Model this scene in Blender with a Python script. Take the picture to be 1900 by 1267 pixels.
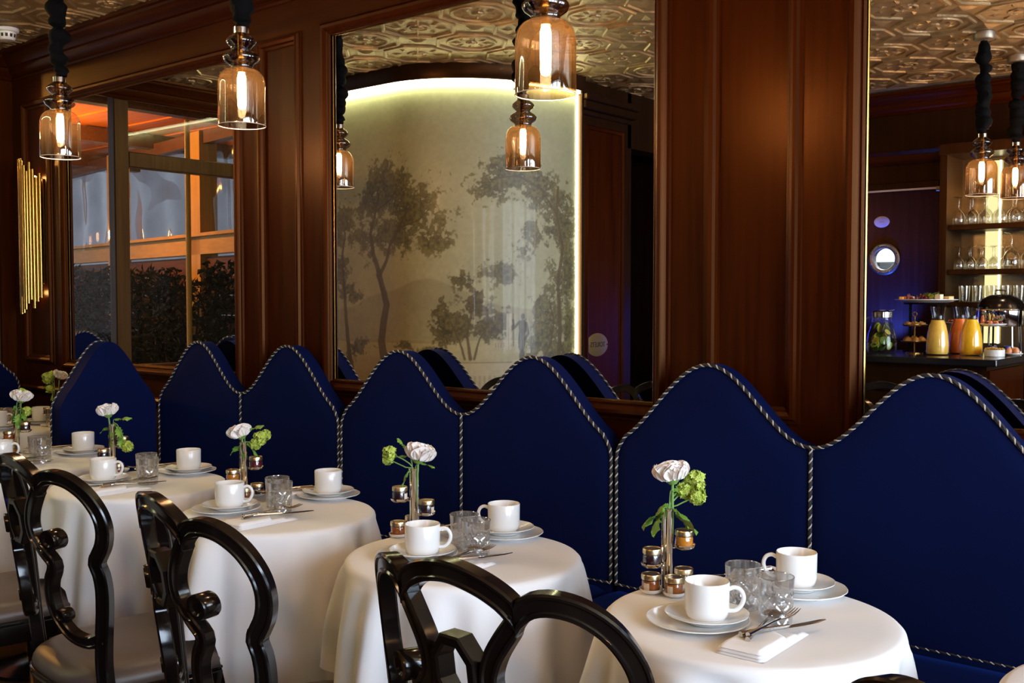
import bpy, math, random
import numpy as np
from mathutils import Vector, noise

for _o in list(bpy.data.objects):
    bpy.data.objects.remove(_o, do_unlink=True)
S = bpy.context.scene
COL = S.collection
PI = math.pi
TAU = 2 * PI

# ------------------------------------------------------------------ camera
cam_d = bpy.data.cameras.new('camera')
cam_d.sensor_fit = 'HORIZONTAL'
cam_d.sensor_width = 36.0
cam_d.lens = 36.0 * 1930.0 / 1900.0
cam_d.clip_start = 0.05
cam = bpy.data.objects.new('camera', cam_d)
COL.objects.link(cam)
cam.location = (0.0, -2.6, 1.36)
cam.rotation_euler = (PI / 2 - math.atan(78.0 / 1930.0), 0.0, math.radians(39.7))
S.camera = cam

# ------------------------------------------------------------------ world, daylight, exposure
W = bpy.data.worlds.new('dusk_sky')
S.world = W
W.use_nodes = True
_bg = W.node_tree.nodes['Background']
_bg.inputs['Color'].default_value = (0.60, 0.67, 0.82, 1)
_bg.inputs['Strength'].default_value = 0.45

def portal(loc, rot, sx, sy):
    d = bpy.data.lights.new('daylight_portal', 'AREA')
    d.shape = 'RECTANGLE'; d.size = sx; d.size_y = sy
    d.cycles.is_portal = True
    o = bpy.data.objects.new('daylight_portal', d)
    COL.objects.link(o); o.location = loc; o.rotation_euler = rot
portal((2.42, -2.0, 1.62), (0, PI / 2, 0), 1.76, 3.3)        # street windows beyond the right edge
portal((-5.78, -0.78, 1.78), (0, -PI / 2, 0), 1.6, 1.5)      # terrace window
_d = bpy.data.lights.new('street_daylight', 'AREA')       # daylight entering by the street windows
_d.shape = 'RECTANGLE'; _d.size = 1.76; _d.size_y = 3.3; _d.energy = 180.0; _d.color = (0.68, 0.81, 1.0)
_o = bpy.data.objects.new('street_daylight', _d); COL.objects.link(_o)
_o.location = (2.62, -2.0, 1.62); _o.rotation_euler = (0, PI / 2, 0)
PENDANT_W = 6.5
LED_STRENGTH = 24.0

S.view_settings.view_transform = 'Standard'
S.view_settings.look = 'None'
S.view_settings.exposure = 1.2
S.view_settings.gamma = 1.0
S.view_settings.use_curve_mapping = False
S.cycles.use_denoising = True
S.cycles.max_bounces = 12
S.cycles.transparent_max_bounces = 24
S.cycles.glossy_bounces = 6
S.cycles.transmission_bounces = 10
S.cycles.diffuse_bounces = 4
S.cycles.caustics_reflective = False
S.cycles.caustics_refractive = False
S.cycles.sample_clamp_indirect = 6.0

# ------------------------------------------------------------------ mesh helpers
class MB:
    """collects shapes and links them as one mesh object"""
    def __init__(self):
        self.v = []; self.f = []
    def add(self, verts, faces):
        b = len(self.v)
        self.v.extend([tuple(p) for p in verts])
        self.f.extend([tuple(i + b for i in q) for q in faces])
        return self
    def box(self, x0, x1, y0, y1, z0, z1, c=0.0):
        if x0 > x1: x0, x1 = x1, x0
        if y0 > y1: y0, y1 = y1, y0
        if z0 > z1: z0, z1 = z1, z0
        c = min(c, 0.45 * min(x1 - x0, y1 - y0, z1 - z0))
        if c <= 0:
            V = [(x, y, z) for x in (x0, x1) for y in (y0, y1) for z in (z0, z1)]
            return self.add(V, [(0, 1, 3, 2), (4, 6, 7, 5), (0, 4, 5, 1), (2, 3, 7, 6), (0, 2, 6, 4), (1, 5, 7, 3)])
        V = []; idx = {}
        for i, (x, sx) in enumerate(((x0, 1), (x1, -1))):
            for j, (y, sy) in enumerate(((y0, 1), (y1, -1))):
                for k, (z, sz) in enumerate(((z0, 1), (z1, -1))):
                    for a in range(3):
                        p = [x, y, z]
                        for q, s in enumerate((sx, sy, sz)):
                            if q != a: p[q] += s * c
                        idx[(i, j, k, a)] = len(V); V.append(p)
        F = []
        I = lambda i, j, k, a: idx[(i, j, k, a)]
        for i in (0, 1):
            q = [I(i, 0, 0, 0), I(i, 1, 0, 0), I(i, 1, 1, 0), I(i, 0, 1, 0)]; F.append(q if i else q[::-1])
            q = [I(0, i, 0, 1), I(0, i, 1, 1), I(1, i, 1, 1), I(1, i, 0, 1)]; F.append(q if i else q[::-1])
            q = [I(0, 0, i, 2), I(1, 0, i, 2), I(1, 1, i, 2), I(0, 1, i, 2)]; F.append(q if i else q[::-1])
        for i in (0, 1):
            for j in (0, 1):
                q = [I(i, j, 0, 0), I(i, j, 0, 1), I(i, j, 1, 1), I(i, j, 1, 0)]; F.append(q if (i + j) % 2 else q[::-1])
                q = [I(i, 0, j, 0), I(i, 0, j, 2), I(i, 1, j, 2), I(i, 1, j, 0)]; F.append(q[::-1] if (i + j) % 2 else q)
                q = [I(0, i, j, 1), I(0, i, j, 2), I(1, i, j, 2), I(1, i, j, 1)]; F.append(q if (i + j) % 2 else q[::-1])
        for i in (0, 1):
            for j in (0, 1):
                for k in (0, 1):
                    q = [I(i, j, k, 0), I(i, j, k, 1), I(i, j, k, 2)]
                    F.append(q if (i + j + k) % 2 else q[::-1])
        return self.add(V, F)
    def grid(self, fn, nu, nv, cu=False, cv=False):
        V = [fn(i / (nu if cu else nu - 1), j / (nv if cv else nv - 1)) for i in range(nu) for j in range(nv)]
        F = []
        for i in range(nu if cu else nu - 1):
            for j in range(nv if cv else nv - 1):
                i2 = (i + 1) % nu; j2 = (j + 1) % nv
                F.append((i * nv + j, i2 * nv + j, i2 * nv + j2, i * nv + j2))
        return self.add(V, F)
    def lathe(self, prof, n=24, c=(0, 0, 0), sx=1.0, sy=1.0):
        """prof: (r, z) list; r == 0 ends close to a point"""
        V = []; F = []; rings = []
        for r, z in prof:
            if r <= 1e-6:
                rings.append([len(V)]); V.append((c[0], c[1], c[2] + z))
            else:
                rings.append(list(range(len(V), len(V) + n)))
                for i in range(n):
                    a = TAU * i / n
                    V.append((c[0] + sx * r * math.cos(a), c[1] + sy * r * math.sin(a), c[2] + z))
        for A, B in zip(rings, rings[1:]):
            if len(A) == 1 and len(B) == 1: continue
            for i in range(n):
                j = (i + 1) % n
                if len(A) == 1: F.append((A[0], B[j], B[i]))
                elif len(B) == 1: F.append((A[i], A[j], B[0]))
                else: F.append((A[i], A[j], B[j], B[i]))
        return self.add(V, F)
    def tube(self, pts, rad, n=8, cap=True, closed=False, up=None):
        pts = [Vector(p) for p in pts]; m = len(pts)
        if not hasattr(rad, '__len__'): rad = [rad] * m
        V = []; F = []; prev = None
        for i, p in enumerate(pts):
            if closed: t = pts[(i + 1) % m] - pts[i - 1]
            else: t = pts[min(i + 1, m - 1)] - pts[max(i - 1, 0)]
            t = t.normalized()
            if prev is None:
                a = Vector(up) if up else (Vector((0, 0, 1)) if abs(t.z) < 0.9 else Vector((1, 0, 0)))
                u = (a - t * a.dot(t)).normalized()
            else:
                u = (prev - t * prev.dot(t)).normalized()
            prev = u; w = t.cross(u)
            for k in range(n):
                a = TAU * k / n
                V.append(p + (u * math.cos(a) + w * math.sin(a)) * rad[i])
        for i in range(m if closed else m - 1):
            i2 = (i + 1) % m
            for k in range(n):
                k2 = (k + 1) % n
                F.append((i * n + k, i * n + k2, i2 * n + k2, i2 * n + k))
        if cap and not closed:
            F.append(tuple(range(n))[::-1]); F.append(tuple(range((m - 1) * n, m * n)))
        return self.add(V, F)
    def ribbon(self, path, prof, fn, closed=False):
        """sweep a closed profile [(a, d)] along a planar path [(s, v)]; fn maps (s, v, d) to 3-D"""
        m = len(path); n = len(prof); V = []; F = []
        P = [Vector(p) for p in path]
        for i in range(m):
            if closed: t0 = (P[i] - P[i - 1]); t1 = (P[(i + 1) % m] - P[i])
            else:
                t0 = P[i] - P[i - 1] if i else P[1] - P[0]
                t1 = P[i + 1] - P[i] if i < m - 1 else P[-1] - P[-2]
            t0 = t0.normalized(); t1 = t1.normalized()
            n0 = Vector((-t0.y, t0.x)); n1 = Vector((-t1.y, t1.x)); nn = (n0 + n1)
            if nn.length < 1e-4: nn = n0
            nn = nn.normalized(); k = 1.0 / max(0.55, nn.dot(n0))
            for a, d in prof:
                q = P[i] + nn * (a * k)
                V.append(fn(q.x, q.y, d))
        for i in range(m if closed else m - 1):
            i2 = (i + 1) % m
            for k in range(n):
                k2 = (k + 1) % n
                F.append((i * n + k, i * n + k2, i2 * n + k2, i2 * n + k))
        if not closed:
            F.append(tuple(range(n))[::-1]); F.append(tuple(range((m - 1) * n, m * n)))
        return self.add(V, F)
    def prism(self, outline, z0, z1):
        n = len(outline)
        V = [(x, y, z0) for x, y in outline] + [(x, y, z1) for x, y in outline]
        F = [tuple(range(n))[::-1], tuple(range(n, 2 * n))] + [(i, (i + 1) % n, n + (i + 1) % n, n + i) for i in range(n)]
        return self.add(V, F)
    def ball(self, c, r, n=10, m=7, sc=(1, 1, 1)):
        pr = []
        for i in range(m + 1):
            a = -PI / 2 + PI * i / m
            pr.append((max(0.0, math.cos(a)) * r if 0 < i < m else 0.0, math.sin(a) * r * sc[2]))
        return self.lathe(pr, n, c, sc[0], sc[1])
    def mesh(self, name, mat, angle=38):
        me = bpy.data.meshes.new(name)
        me.from_pydata(self.v, [], self.f)
        if mat is not None: me.materials.append(mat)
        if angle:
            me.polygons.foreach_set('use_smooth', [True] * len(me.polygons))
            me.set_sharp_from_angle(angle=math.radians(angle))
        me.update()
        return me
    def build(self, name, mat, parent=None, angle=38):
        return link(name, self.mesh(name, mat, angle), parent)

def link(name, data, parent=None):
    o = bpy.data.objects.new(name, data)
    COL.objects.link(o)
    if parent is not None: o.parent = parent
    return o
def tag(o, label=None, cat=None, group=None, kind=None):
    if label: o['label'] = label
    if cat: o['category'] = cat
    if group: o['group'] = group
    if kind: o['kind'] = kind
    return o
def thing(name, label, cat, loc=(0, 0, 0), rz=0.0, group=None):
    o = link(name, None)
    o.empty_display_size = 0.05
    o.location = loc; o.rotation_euler = (0, 0, rz)
    return tag(o, label, cat, group)
def struct(name, parent=None):
    o = link(name, None, parent)
    if parent is None: o['kind'] = 'structure'
    return o
def dup(root, loc=None, rz=None, label=None, group=None, parent=None):
    r = root.copy(); COL.objects.link(r)
    if parent is not None: r.parent = parent
    if loc is not None: r.location = loc
    if rz is not None: r.rotation_euler = (0, 0, rz)
    if label: r['label'] = label
    if group: r['group'] = group
    for ch in list(root.children):
        dup(ch, parent=r)
    return r
def spline(P, step=0.01, closed=False):
    """Catmull-Rom through P"""
    P = [Vector(p) for p in P]; n = len(P); out = []
    for i in range(n if closed else n - 1):
        p1 = P[i]; p2 = P[(i + 1) % n]
        p0 = P[i - 1] if (i or closed) else p1 * 2 - p2
        p3 = P[(i + 2) % n] if (i + 2 < n or closed) else p2 * 2 - p1
        k = max(2, int((p2 - p1).length / step))
        for j in range(k):
            t = j / k
            out.append(0.5 * ((2 * p1) + (p2 - p0) * t + (2 * p0 - 5 * p1 + 4 * p2 - p3) * t * t + (3 * p1 - p0 - 3 * p2 + p3) * t ** 3))
    if not closed: out.append(P[-1])
    return out
def frame_sweep(mb, x0, x1, z0, z1, prof, fn=lambda x, z, d: (x, d, z)):
    """mitred rectangular moulding; prof: open list of (outward offset, y) around the opening x0..x1, z0..z1"""
    n = len(prof); V = []; F = []
    for (cx, sx), (cz, sz) in (((x0, -1), (z0, -1)), ((x1, 1), (z0, -1)), ((x1, 1), (z1, 1)), ((x0, -1), (z1, 1))):
        for o, y in prof: V.append(fn(cx + sx * o, cz + sz * o, y))
    for i in range(4):
        j = (i + 1) % 4
        for k in range(n - 1):
            F.append((i * n + k, j * n + k, j * n + k + 1, i * n + k + 1))
    mb.add(V, F)
    return mb

# ------------------------------------------------------------------ materials
def _new(name):
    m = bpy.data.materials.new(name); m.use_nodes = True
    nt = m.node_tree
    return m, nt, nt.nodes['Principled BSDF']
def pbr(name, col, rough=0.5, metal=0.0, coat=0.0, sheen=0.0, sheen_tint=None, spec=None, emit=None, estr=0.0, trans=0.0, ior=None,
        bump=None, var=None, alpha=None, sss=0.0):
    """bump = (scale, strength, distance); var = (scale, second colour, stretch xyz)"""
    m, nt, b = _new(name)
    b.inputs['Base Color'].default_value = (*col, 1)
    b.inputs['Roughness'].default_value = rough
    b.inputs['Metallic'].default_value = metal
    if coat: b.inputs['Coat Weight'].default_value = coat; b.inputs['Coat Roughness'].default_value = 0.12
    if sheen:
        b.inputs['Sheen Weight'].default_value = sheen; b.inputs['Sheen Roughness'].default_value = 0.35
        b.inputs['Sheen Tint'].default_value = (*(sheen_tint or col), 1)
    if spec is not None: b.inputs['Specular IOR Level'].default_value = spec
    if ior: b.inputs['IOR'].default_value = ior
    if trans: b.inputs['Transmission Weight'].default_value = trans
    if sss:
        b.inputs['Subsurface Weight'].default_value = sss; b.inputs['Subsurface Scale'].default_value = 0.01
    if emit: b.inputs['Emission Color'].default_value = (*emit, 1); b.inputs['Emission Strength'].default_value = estr
    N = nt.nodes; L = nt.links
    if var or bump:
        tc = N.new('ShaderNodeTexCoord')
    if var:
        mp = N.new('ShaderNodeMapping'); L.new(tc.outputs['Object'], mp.inputs['Vector'])
        mp.inputs['Scale'].default_value = var[2] if len(var) > 2 else (1, 1, 1)
        nz = N.new('ShaderNodeTexNoise'); nz.inputs['Scale'].default_value = var[0]; nz.inputs['Detail'].default_value = 6
        L.new(mp.outputs['Vector'], nz.inputs['Vector'])
        rp = N.new('ShaderNodeValToRGB'); rp.color_ramp.elements[0].position = 0.32; rp.color_ramp.elements[1].position = 0.68
        rp.color_ramp.elements[0].color = (*col, 1); rp.color_ramp.elements[1].color = (*var[1], 1)
        L.new(nz.outputs['Fac'], rp.inputs['Fac']); L.new(rp.outputs['Color'], b.inputs['Base Color'])
    if bump:
        n2 = N.new('ShaderNodeTexNoise'); n2.inputs['Scale'].default_value = bump[0]; n2.inputs['Detail'].default_value = 4
        L.new(tc.outputs['Object'], n2.inputs['Vector'])
        bp = N.new('ShaderNodeBump'); bp.inputs['Strength'].default_value = bump[1]; bp.inputs['Distance'].default_value = bump[2]
        L.new(n2.outputs['Fac'], bp.inputs['Height']); L.new(bp.outputs['Normal'], b.inputs['Normal'])
    return m
def thin_glass(name, tint, rough=0.0, refl=1.0, ior=1.5, haze=0.0, haze_col=(1, 1, 1), fade=None):
    """clear sheet: tinted pass-through plus a Fresnel mirror"""
    m, nt, b = _new(name)
    N = nt.nodes; L = nt.links; N.remove(b)
    out = [n for n in N if n.type == 'OUTPUT_MATERIAL'][0]
    tr = N.new('ShaderNodeBsdfTransparent'); tr.inputs['Color'].default_value = (*tint, 1)
    gl = N.new('ShaderNodeBsdfGlossy'); gl.inputs['Roughness'].default_value = rough; gl.inputs['Color'].default_value = (refl, refl, refl, 1)
    lw = N.new('ShaderNodeLayerWeight'); lw.inputs['Blend'].default_value = .5       # Schlick, alike on both faces of the sheet
    pw = N.new('ShaderNodeMath'); pw.operation = 'POWER'; L.new(lw.outputs['Facing'], pw.inputs[0]); pw.inputs[1].default_value = 5.0
    f0 = ((ior - 1) / (ior + 1)) ** 2
    fr = N.new('ShaderNodeMath'); fr.operation = 'MULTIPLY_ADD'; L.new(pw.outputs[0], fr.inputs[0]); fr.inputs[1].default_value = 1 - f0; fr.inputs[2].default_value = f0
    mx = N.new('ShaderNodeMixShader')
    if fade:                                     # tint running from the rim upwards
        tc = N.new('ShaderNodeTexCoord'); sp = N.new('ShaderNodeSeparateXYZ'); mr = N.new('ShaderNodeMapRange'); rp = N.new('ShaderNodeValToRGB')
        L.new(tc.outputs['Object'], sp.inputs[0]); L.new(sp.outputs['Z'], mr.inputs['Value'])
        mr.inputs['From Min'].default_value = fade[0][0]; mr.inputs['From Max'].default_value = fade[1][0]
        rp.color_ramp.elements[0].color = (*fade[0][1], 1); rp.color_ramp.elements[1].color = (*fade[1][1], 1)
        L.new(mr.outputs[0], rp.inputs['Fac']); L.new(rp.outputs['Color'], tr.inputs['Color'])
    if haze:
        tl = N.new('ShaderNodeBsdfTranslucent'); tl.inputs['Color'].default_value = (*haze_col, 1)
        m2 = N.new('ShaderNodeMixShader'); m2.inputs[0].default_value = haze
        L.new(tr.outputs[0], m2.inputs[1]); L.new(tl.outputs[0], m2.inputs[2]); tr = m2
    L.new(fr.outputs[0], mx.inputs[0]); L.new(tr.outputs[0], mx.inputs[1]); L.new(gl.outputs[0], mx.inputs[2])
    L.new(mx.outputs[0], out.inputs['Surface'])
    return m
def glow(name, col, strength):
    m, nt, b = _new(name)
    N = nt.nodes; L = nt.links; N.remove(b)
    out = [n for n in N if n.type == 'OUTPUT_MATERIAL'][0]
    e = N.new('ShaderNodeEmission'); e.inputs['Color'].default_value = (*col, 1); e.inputs['Strength'].default_value = strength
    L.new(e.outputs[0], out.inputs['Surface'])
    return m
def wood(name, c0, c1, rough=0.36, coat=0.0, axis='z', scale=1.0, strength=0.15):
    m, nt, b = _new(name)
    N = nt.nodes; L = nt.links
    tc = N.new('ShaderNodeTexCoord'); mp = N.new('ShaderNodeMapping'); L.new(tc.outputs['Object'], mp.inputs['Vector'])
    s = {'x': (1.2, 26, 26), 'y': (26, 1.2, 26), 'z': (26, 26, 1.2)}[axis]
    mp.inputs['Scale'].default_value = tuple(k * scale for k in s)
    nz = N.new('ShaderNodeTexNoise'); nz.inputs['Scale'].default_value = 1.6; nz.inputs['Detail'].default_value = 7; nz.inputs['Roughness'].default_value = 0.62
    L.new(mp.outputs['Vector'], nz.inputs['Vector'])
    rp = N.new('ShaderNodeValToRGB'); e = rp.color_ramp.elements
    e[0].position = 0.3; e[1].position = 0.72; e[0].color = (*c0, 1); e[1].color = (*c1, 1)
    L.new(nz.outputs['Fac'], rp.inputs['Fac']); L.new(rp.outputs['Color'], b.inputs['Base Color'])
    b.inputs['Roughness'].default_value = rough; b.inputs['Specular IOR Level'].default_value = 0.22; b.inputs['Specular Tint'].default_value = (1.0, .47, .18, 1)
    b.inputs['Coat Weight'].default_value = coat; b.inputs['Coat Roughness'].default_value = 0.18
    bp = N.new('ShaderNodeBump'); bp.inputs['Strength'].default_value = strength; bp.inputs['Distance'].default_value = 0.002
    L.new(nz.outputs['Fac'], bp.inputs['Height']); L.new(bp.outputs['Normal'], b.inputs['Normal'])
    return m

M = {}
M['wood_v'] = wood('mahogany_vertical', (0.0155, 0.0022, 0.0002), (0.0400, 0.0070, 0.0005))
M['wood_h'] = wood('mahogany_horizontal', (0.0155, 0.0022, 0.0002), (0.0400, 0.0070, 0.0005), axis='x')
M['wood_y'] = wood('mahogany_depthwise', (0.0155, 0.0022, 0.0002), (0.0400, 0.0070, 0.0005), axis='y')
M['wood_dark'] = wood('dark_stained_wood', (0.0085, 0.0036, 0.0018), (0.020, 0.0085, 0.0036))
M['floor'] = wood('dark_floor_boards', (0.03, 0.014, 0.008), (0.075, 0.034, 0.018), axis='x', scale=0.6)
M['mirror'] = pbr('mirror_silver', (0.90, 0.88, 0.84), 0.0, 1.0)
M['brass'] = pbr('polished_brass', (0.40, 0.235, 0.055), 0.24, 1.0)
M['brass_pale'] = pbr('pale_gold_lacquer', (0.75, 0.60, 0.32), 0.25, 1.0)
M['chrome'] = pbr('chrome', (0.72, 0.70, 0.68), 0.07, 1.0)
M['steel'] = pbr('polished_steel', (0.62, 0.60, 0.57), 0.14, 1.0)
M['velvet'] = pbr('navy_velvet', (0.0016, 0.0044, 0.033), 0.75, 0, 0, 0.12, (0.01, 0.07, 0.50), 0.05, bump=(320, 0.12, 0.001), var=(2.2, (0.0023, 0.0062, 0.046)))
M['cord_w'] = pbr('ivory_cord_strand', (0.46, 0.42, 0.35), 0.7)
M['cord_b'] = pbr('black_cord_strand', (0.006, 0.006, 0.010), 0.7)
M['linen'] = pbr('white_linen', (0.86, 0.845, 0.83), 0.75, 0, 0, 0.15, (0.9, 0.9, 0.95), 0.2, bump=(420, 0.06, 0.0006))
M['porcelain'] = pbr('white_porcelain', (0.80, 0.79, 0.76), 0.18, 0, 0.3)
M['black_lacquer'] = pbr('black_lacquer', (0.0045, 0.0034, 0.003), 0.15, 0, 0.0, bump=(90, 0.08, 0.001), var=(14, (0.008, 0.0055, 0.0045)))
M['seat_leather'] = pbr('taupe_leather', (0.088, 0.062, 0.050), 0.42, 0, 0, bump=(240, 0.10, 0.0006))
M['smoked'] = thin_glass('smoked_amber_glass', (0.78, 0.60, 0.45), ior=2.1, haze=.007, haze_col=(.62, .30, .10), fade=((0.0, (.34, .23, .155)), (.17, (.80, .55, .33))))
M['smoked_dark'] = thin_glass('dark_smoked_glass', (0.42, 0.31, 0.24), ior=1.9)
M['bulb'] = glow('warm_filament', (1.0, 0.62, 0.24), 60.0)
M['bulb_glass'] = glow('frosted_bulb', (1.0, 0.76, 0.49), PENDANT_W / (PI * .0060))
M['sleeve'] = pbr('black_cloth_sleeve', (0.0022, 0.0022, 0.0028), 0.85, 0, 0, 0, None, .1)
M['window_glass'] = thin_glass('window_glass', (0.94, 0.96, 0.96))
M['black_worktop'] = pbr('black_worktop', (0.010, 0.010, 0.012), 0.16)
# ================================================================== the room
CEIL = 2.64
XE = -5.60          # end wall with the terrace window
XR = 2.40           # far side of the room beyond the picture
YB = -4.00          # wall behind the bar
MZ0, MZ1 = 1.057, 2.347     # mirror openings
floor = MB().box(XE - 0.1, XR + 0.1, YB - 0.1, 0.1, -0.06, 0.0).build('floor', M['floor'], None, 0)
tag(floor, 'dark brown wooden floor boards', kind='structure')

# ---- the panelled mirror wall
wall = struct('wall_back'); tag(wall, 'dark red mahogany panelled wall behind the blue banquettes')
MB().box(XE - 0.1, XR + 0.1, 0.012, 0.10, 0, CEIL).build('backing', M['wood_v'], wall, 0)
PAN = [(-5.440, -5.225), (-3.430, -3.245), (-1.406, -1.208)]         # recessed panels between the mirrors
MIR = [(-5.034, -3.638), (-3.030, -1.616), (-0.997, 1.000)]
YF = -0.010
mirror_mould = [(0, 0.0), (0, -.012), (.005, -.019), (.010, -.017), (.014, -.025), (.024, -.033), (.034, -.034), (.042, -.028), (.047, -.019), (.055, -.018), (.058, YF + .001)]
panel_mould = [(0, -.002), (.002, -.012), (.009, -.015), (.014, -.024), (.024, -.029), (.032, -.027), (.037, -.018), (.045, -.016), (.047, YF + .001)]
edges = [XE, -5.440, -5.225, MIR[0][0], MIR[0][1], PAN[1][0], PAN[1][1], MIR[1][0], MIR[1][1], PAN[2][0], PAN[2][1], MIR[2][0], MIR[2][1], XR]
PZ0, PZ1 = 1.075, 2.345
for a, b in ((edges[0], edges[1]), (edges[2], edges[3]), (edges[4], edges[5]), (edges[6], edges[7]), (edges[8], edges[9]), (edges[10], edges[11]), (edges[12], edges[13])):
    MB().box(a, b, YF, 0.012, 0.90, MZ1 + .04).build('stile', M['wood_v'], wall, 0)
for (a, b) in PAN:
    MB().box(a - .001, b + .001, -.002, 0.010, PZ0, PZ1).build('panel', M['wood_v'], wall, 0)
    m_ = MB(); frame_sweep(m_, a, b, PZ0, PZ1, panel_mould); m_.build('panel_moulding', M['wood_v'], wall, 30)
    MB().box(a, b, YF, 0.010, 0.90, PZ0).build('rail', M['wood_h'], wall, 0)
    MB().box(a, b, YF, 0.010, PZ1, MZ1 + .04).build('rail', M['wood_h'], wall, 0)
MB().box(XE, XR, YF, 0.012, MZ1 + .04, CEIL).build('frieze', M['wood_h'], wall, 0)
for (a, b) in MIR:
    MB().box(a, b, YF, 0.011, 0.90, MZ0 - .002).build('rail', M['wood_h'], wall, 0)
    MB().box(a, b, YF, 0.011, MZ1 + .002, MZ1 + .04).build('rail', M['wood_h'], wall, 0)
MB().box(XE, XR, -.008, 0.012, 0.0, 0.90).build('wainscot', M['wood_v'], wall, 0)

def run_profile(mb, prof, p0, p1, inward):
    """extrude a (d, z) profile from p0 to p1; d is measured along `inward`"""
    n = len(prof)
    V = [(p0[0] + inward[0] * d, p0[1] + inward[1] * d, z) for d, z in prof] + [(p1[0] + inward[0] * d, p1[1] + inward[1] * d, z) for d, z in prof]
    return mb.add(V, [(k, k + 1, n + k + 1, n + k) for k in range(n - 1)] + [tuple(range(n)), tuple(range(n, 2 * n))[::-1]])
crown = [(.008, 2.512), (.018, 2.512), (.024, 2.520), (.022, 2.530), (.034, 2.538), (.044, 2.556), (.048, 2.570), (.062, 2.574), (.070, 2.586), (.088, 2.604),
         (.104, 2.612), (.108, 2.622), (.122, 2.626), (.124, 2.640), (.0, 2.640)]
dado = [(.006, .870), (.014, .872), (.020, .884), (.030, .890), (.034, .902), (.028, .912), (.010, .916)]
run_profile(MB(), crown, (XE, 0), (XR, 0), (0, -1)).build('crown_moulding', M['wood_h'], wall, 30)
run_profile(MB(), dado, (XE, 0), (XR, 0), (0, -1)).build('dado_rail', M['wood_h'], wall, 30)
base_t = run_profile(MB(), [(0, 0), (.022, 0), (.022, .11), (.012, .13), (0, .13)], (XE, -.008), (XR, -.008), (0, -1)).build('baseboard_back', M['wood_h'], None, 30)
tag(base_t, 'dark wooden baseboard under the panelled wall', kind='structure')

mir_lab = ['wall mirror in wooden frame reflecting the terrace window and hedge',
           'large wall mirror in wooden frame reflecting the painted landscape mural',
           'wall mirror in wooden frame reflecting the bar with juice carafes']
for (a, b), lb in zip(MIR, mir_lab):
    t = thing('wall_mirror', lb, 'mirror', ((a + b) / 2, 0, MZ0), 0, 'framed mirrors along the panelled wall')
    h = (b - a) / 2
    MB().box(-h - .004, h + .004, 0.0, 0.008, -.004, MZ1 - MZ0 + .004).build('mirror_glass', M['mirror'], t, 0)
    m_ = MB(); frame_sweep(m_, -h, h, 0, MZ1 - MZ0, mirror_mould); m_.build('frame', M['wood_v'], t, 30)
    m_ = MB(); frame_sweep(m_, -h + .0035, h - .0035, .0035, MZ1 - MZ0 - .0035, [(0, -.0004), (.0024, -.003)]); m_.build('bevelled_edge', M['brass'], t, 0)

# ---- pressed metal ceiling: one tile shape in two patterns, laid in a grid
def ceiling_mat():
    m, nt, b = _new('pressed_gold_ceiling')
    N = nt.nodes; L = nt.links
    b.inputs['Metallic'].default_value = 0.55; b.inputs['Roughness'].default_value = 0.45
    tc = N.new('ShaderNodeTexCoord')
    n1 = N.new('ShaderNodeTexNoise'); n1.inputs['Scale'].default_value = 46; n1.inputs['Detail'].default_value = 3; n1.inputs['Distortion'].default_value = 1.6
    L.new(tc.outputs['Object'], n1.inputs['Vector'])
    v1 = N.new('ShaderNodeTexVoronoi'); v1.inputs['Scale'].default_value = 62
    L.new(tc.outputs['Object'], v1.inputs['Vector'])
    ad = N.new('ShaderNodeMath'); ad.operation = 'ADD'; L.new(n1.outputs['Fac'], ad.inputs[0]); L.new(v1.outputs['Distance'], ad.inputs[1])
    bp = N.new('ShaderNodeBump'); bp.inputs['Strength'].default_value = 0.30; bp.inputs['Distance'].default_value = 0.004
    L.new(ad.outputs[0], bp.inputs['Height']); L.new(bp.outputs['Normal'], b.inputs['Normal'])
    n2 = N.new('ShaderNodeTexNoise'); n2.inputs['Scale'].default_value = 9; n2.inputs['Detail'].default_value = 5
    L.new(tc.outputs['Object'], n2.inputs['Vector'])
    rp = N.new('ShaderNodeValToRGB'); e = rp.color_ramp.elements
    e[0].position = .35; e[1].position = .7; e[0].color = (.26, .175, .085, 1); e[1].color = (.46, .33, .17, 1)
    L.new(n2.outputs['Fac'], rp.inputs['Fac']); L.new(rp.outputs['Color'], b.inputs['Base Color'])
    return m
M['ceiling'] = ceiling_mat()
ceil = MB().box(XE - .1, XR + .1, YB - .1, .1, CEIL + .012, CEIL + .08).build('ceiling', M['ceiling'], None, 0)
tag(ceil, 'gold pressed metal ceiling with embossed octagons', kind='structure')
TP = 0.378; TK = TP / .305
def octa(a): return [(a / math.cos(PI / 8) * math.cos(PI / 8 + k * PI / 4), a / math.cos(PI / 8) * math.sin(PI / 8 + k * PI / 4)) for k in range(8)]
def ring(mb, outs, zs, n):
    V = []; F = []
    for o, z in zip(outs, zs): V += [(x, y, z) for x, y in o]
    for i in range(len(outs) - 1):
        for k in range(n):
            F.append((i * n + k, i * n + (k + 1) % n, (i + 1) * n + (k + 1) % n, (i + 1) * n + k))
    mb.add(V, F)
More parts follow.
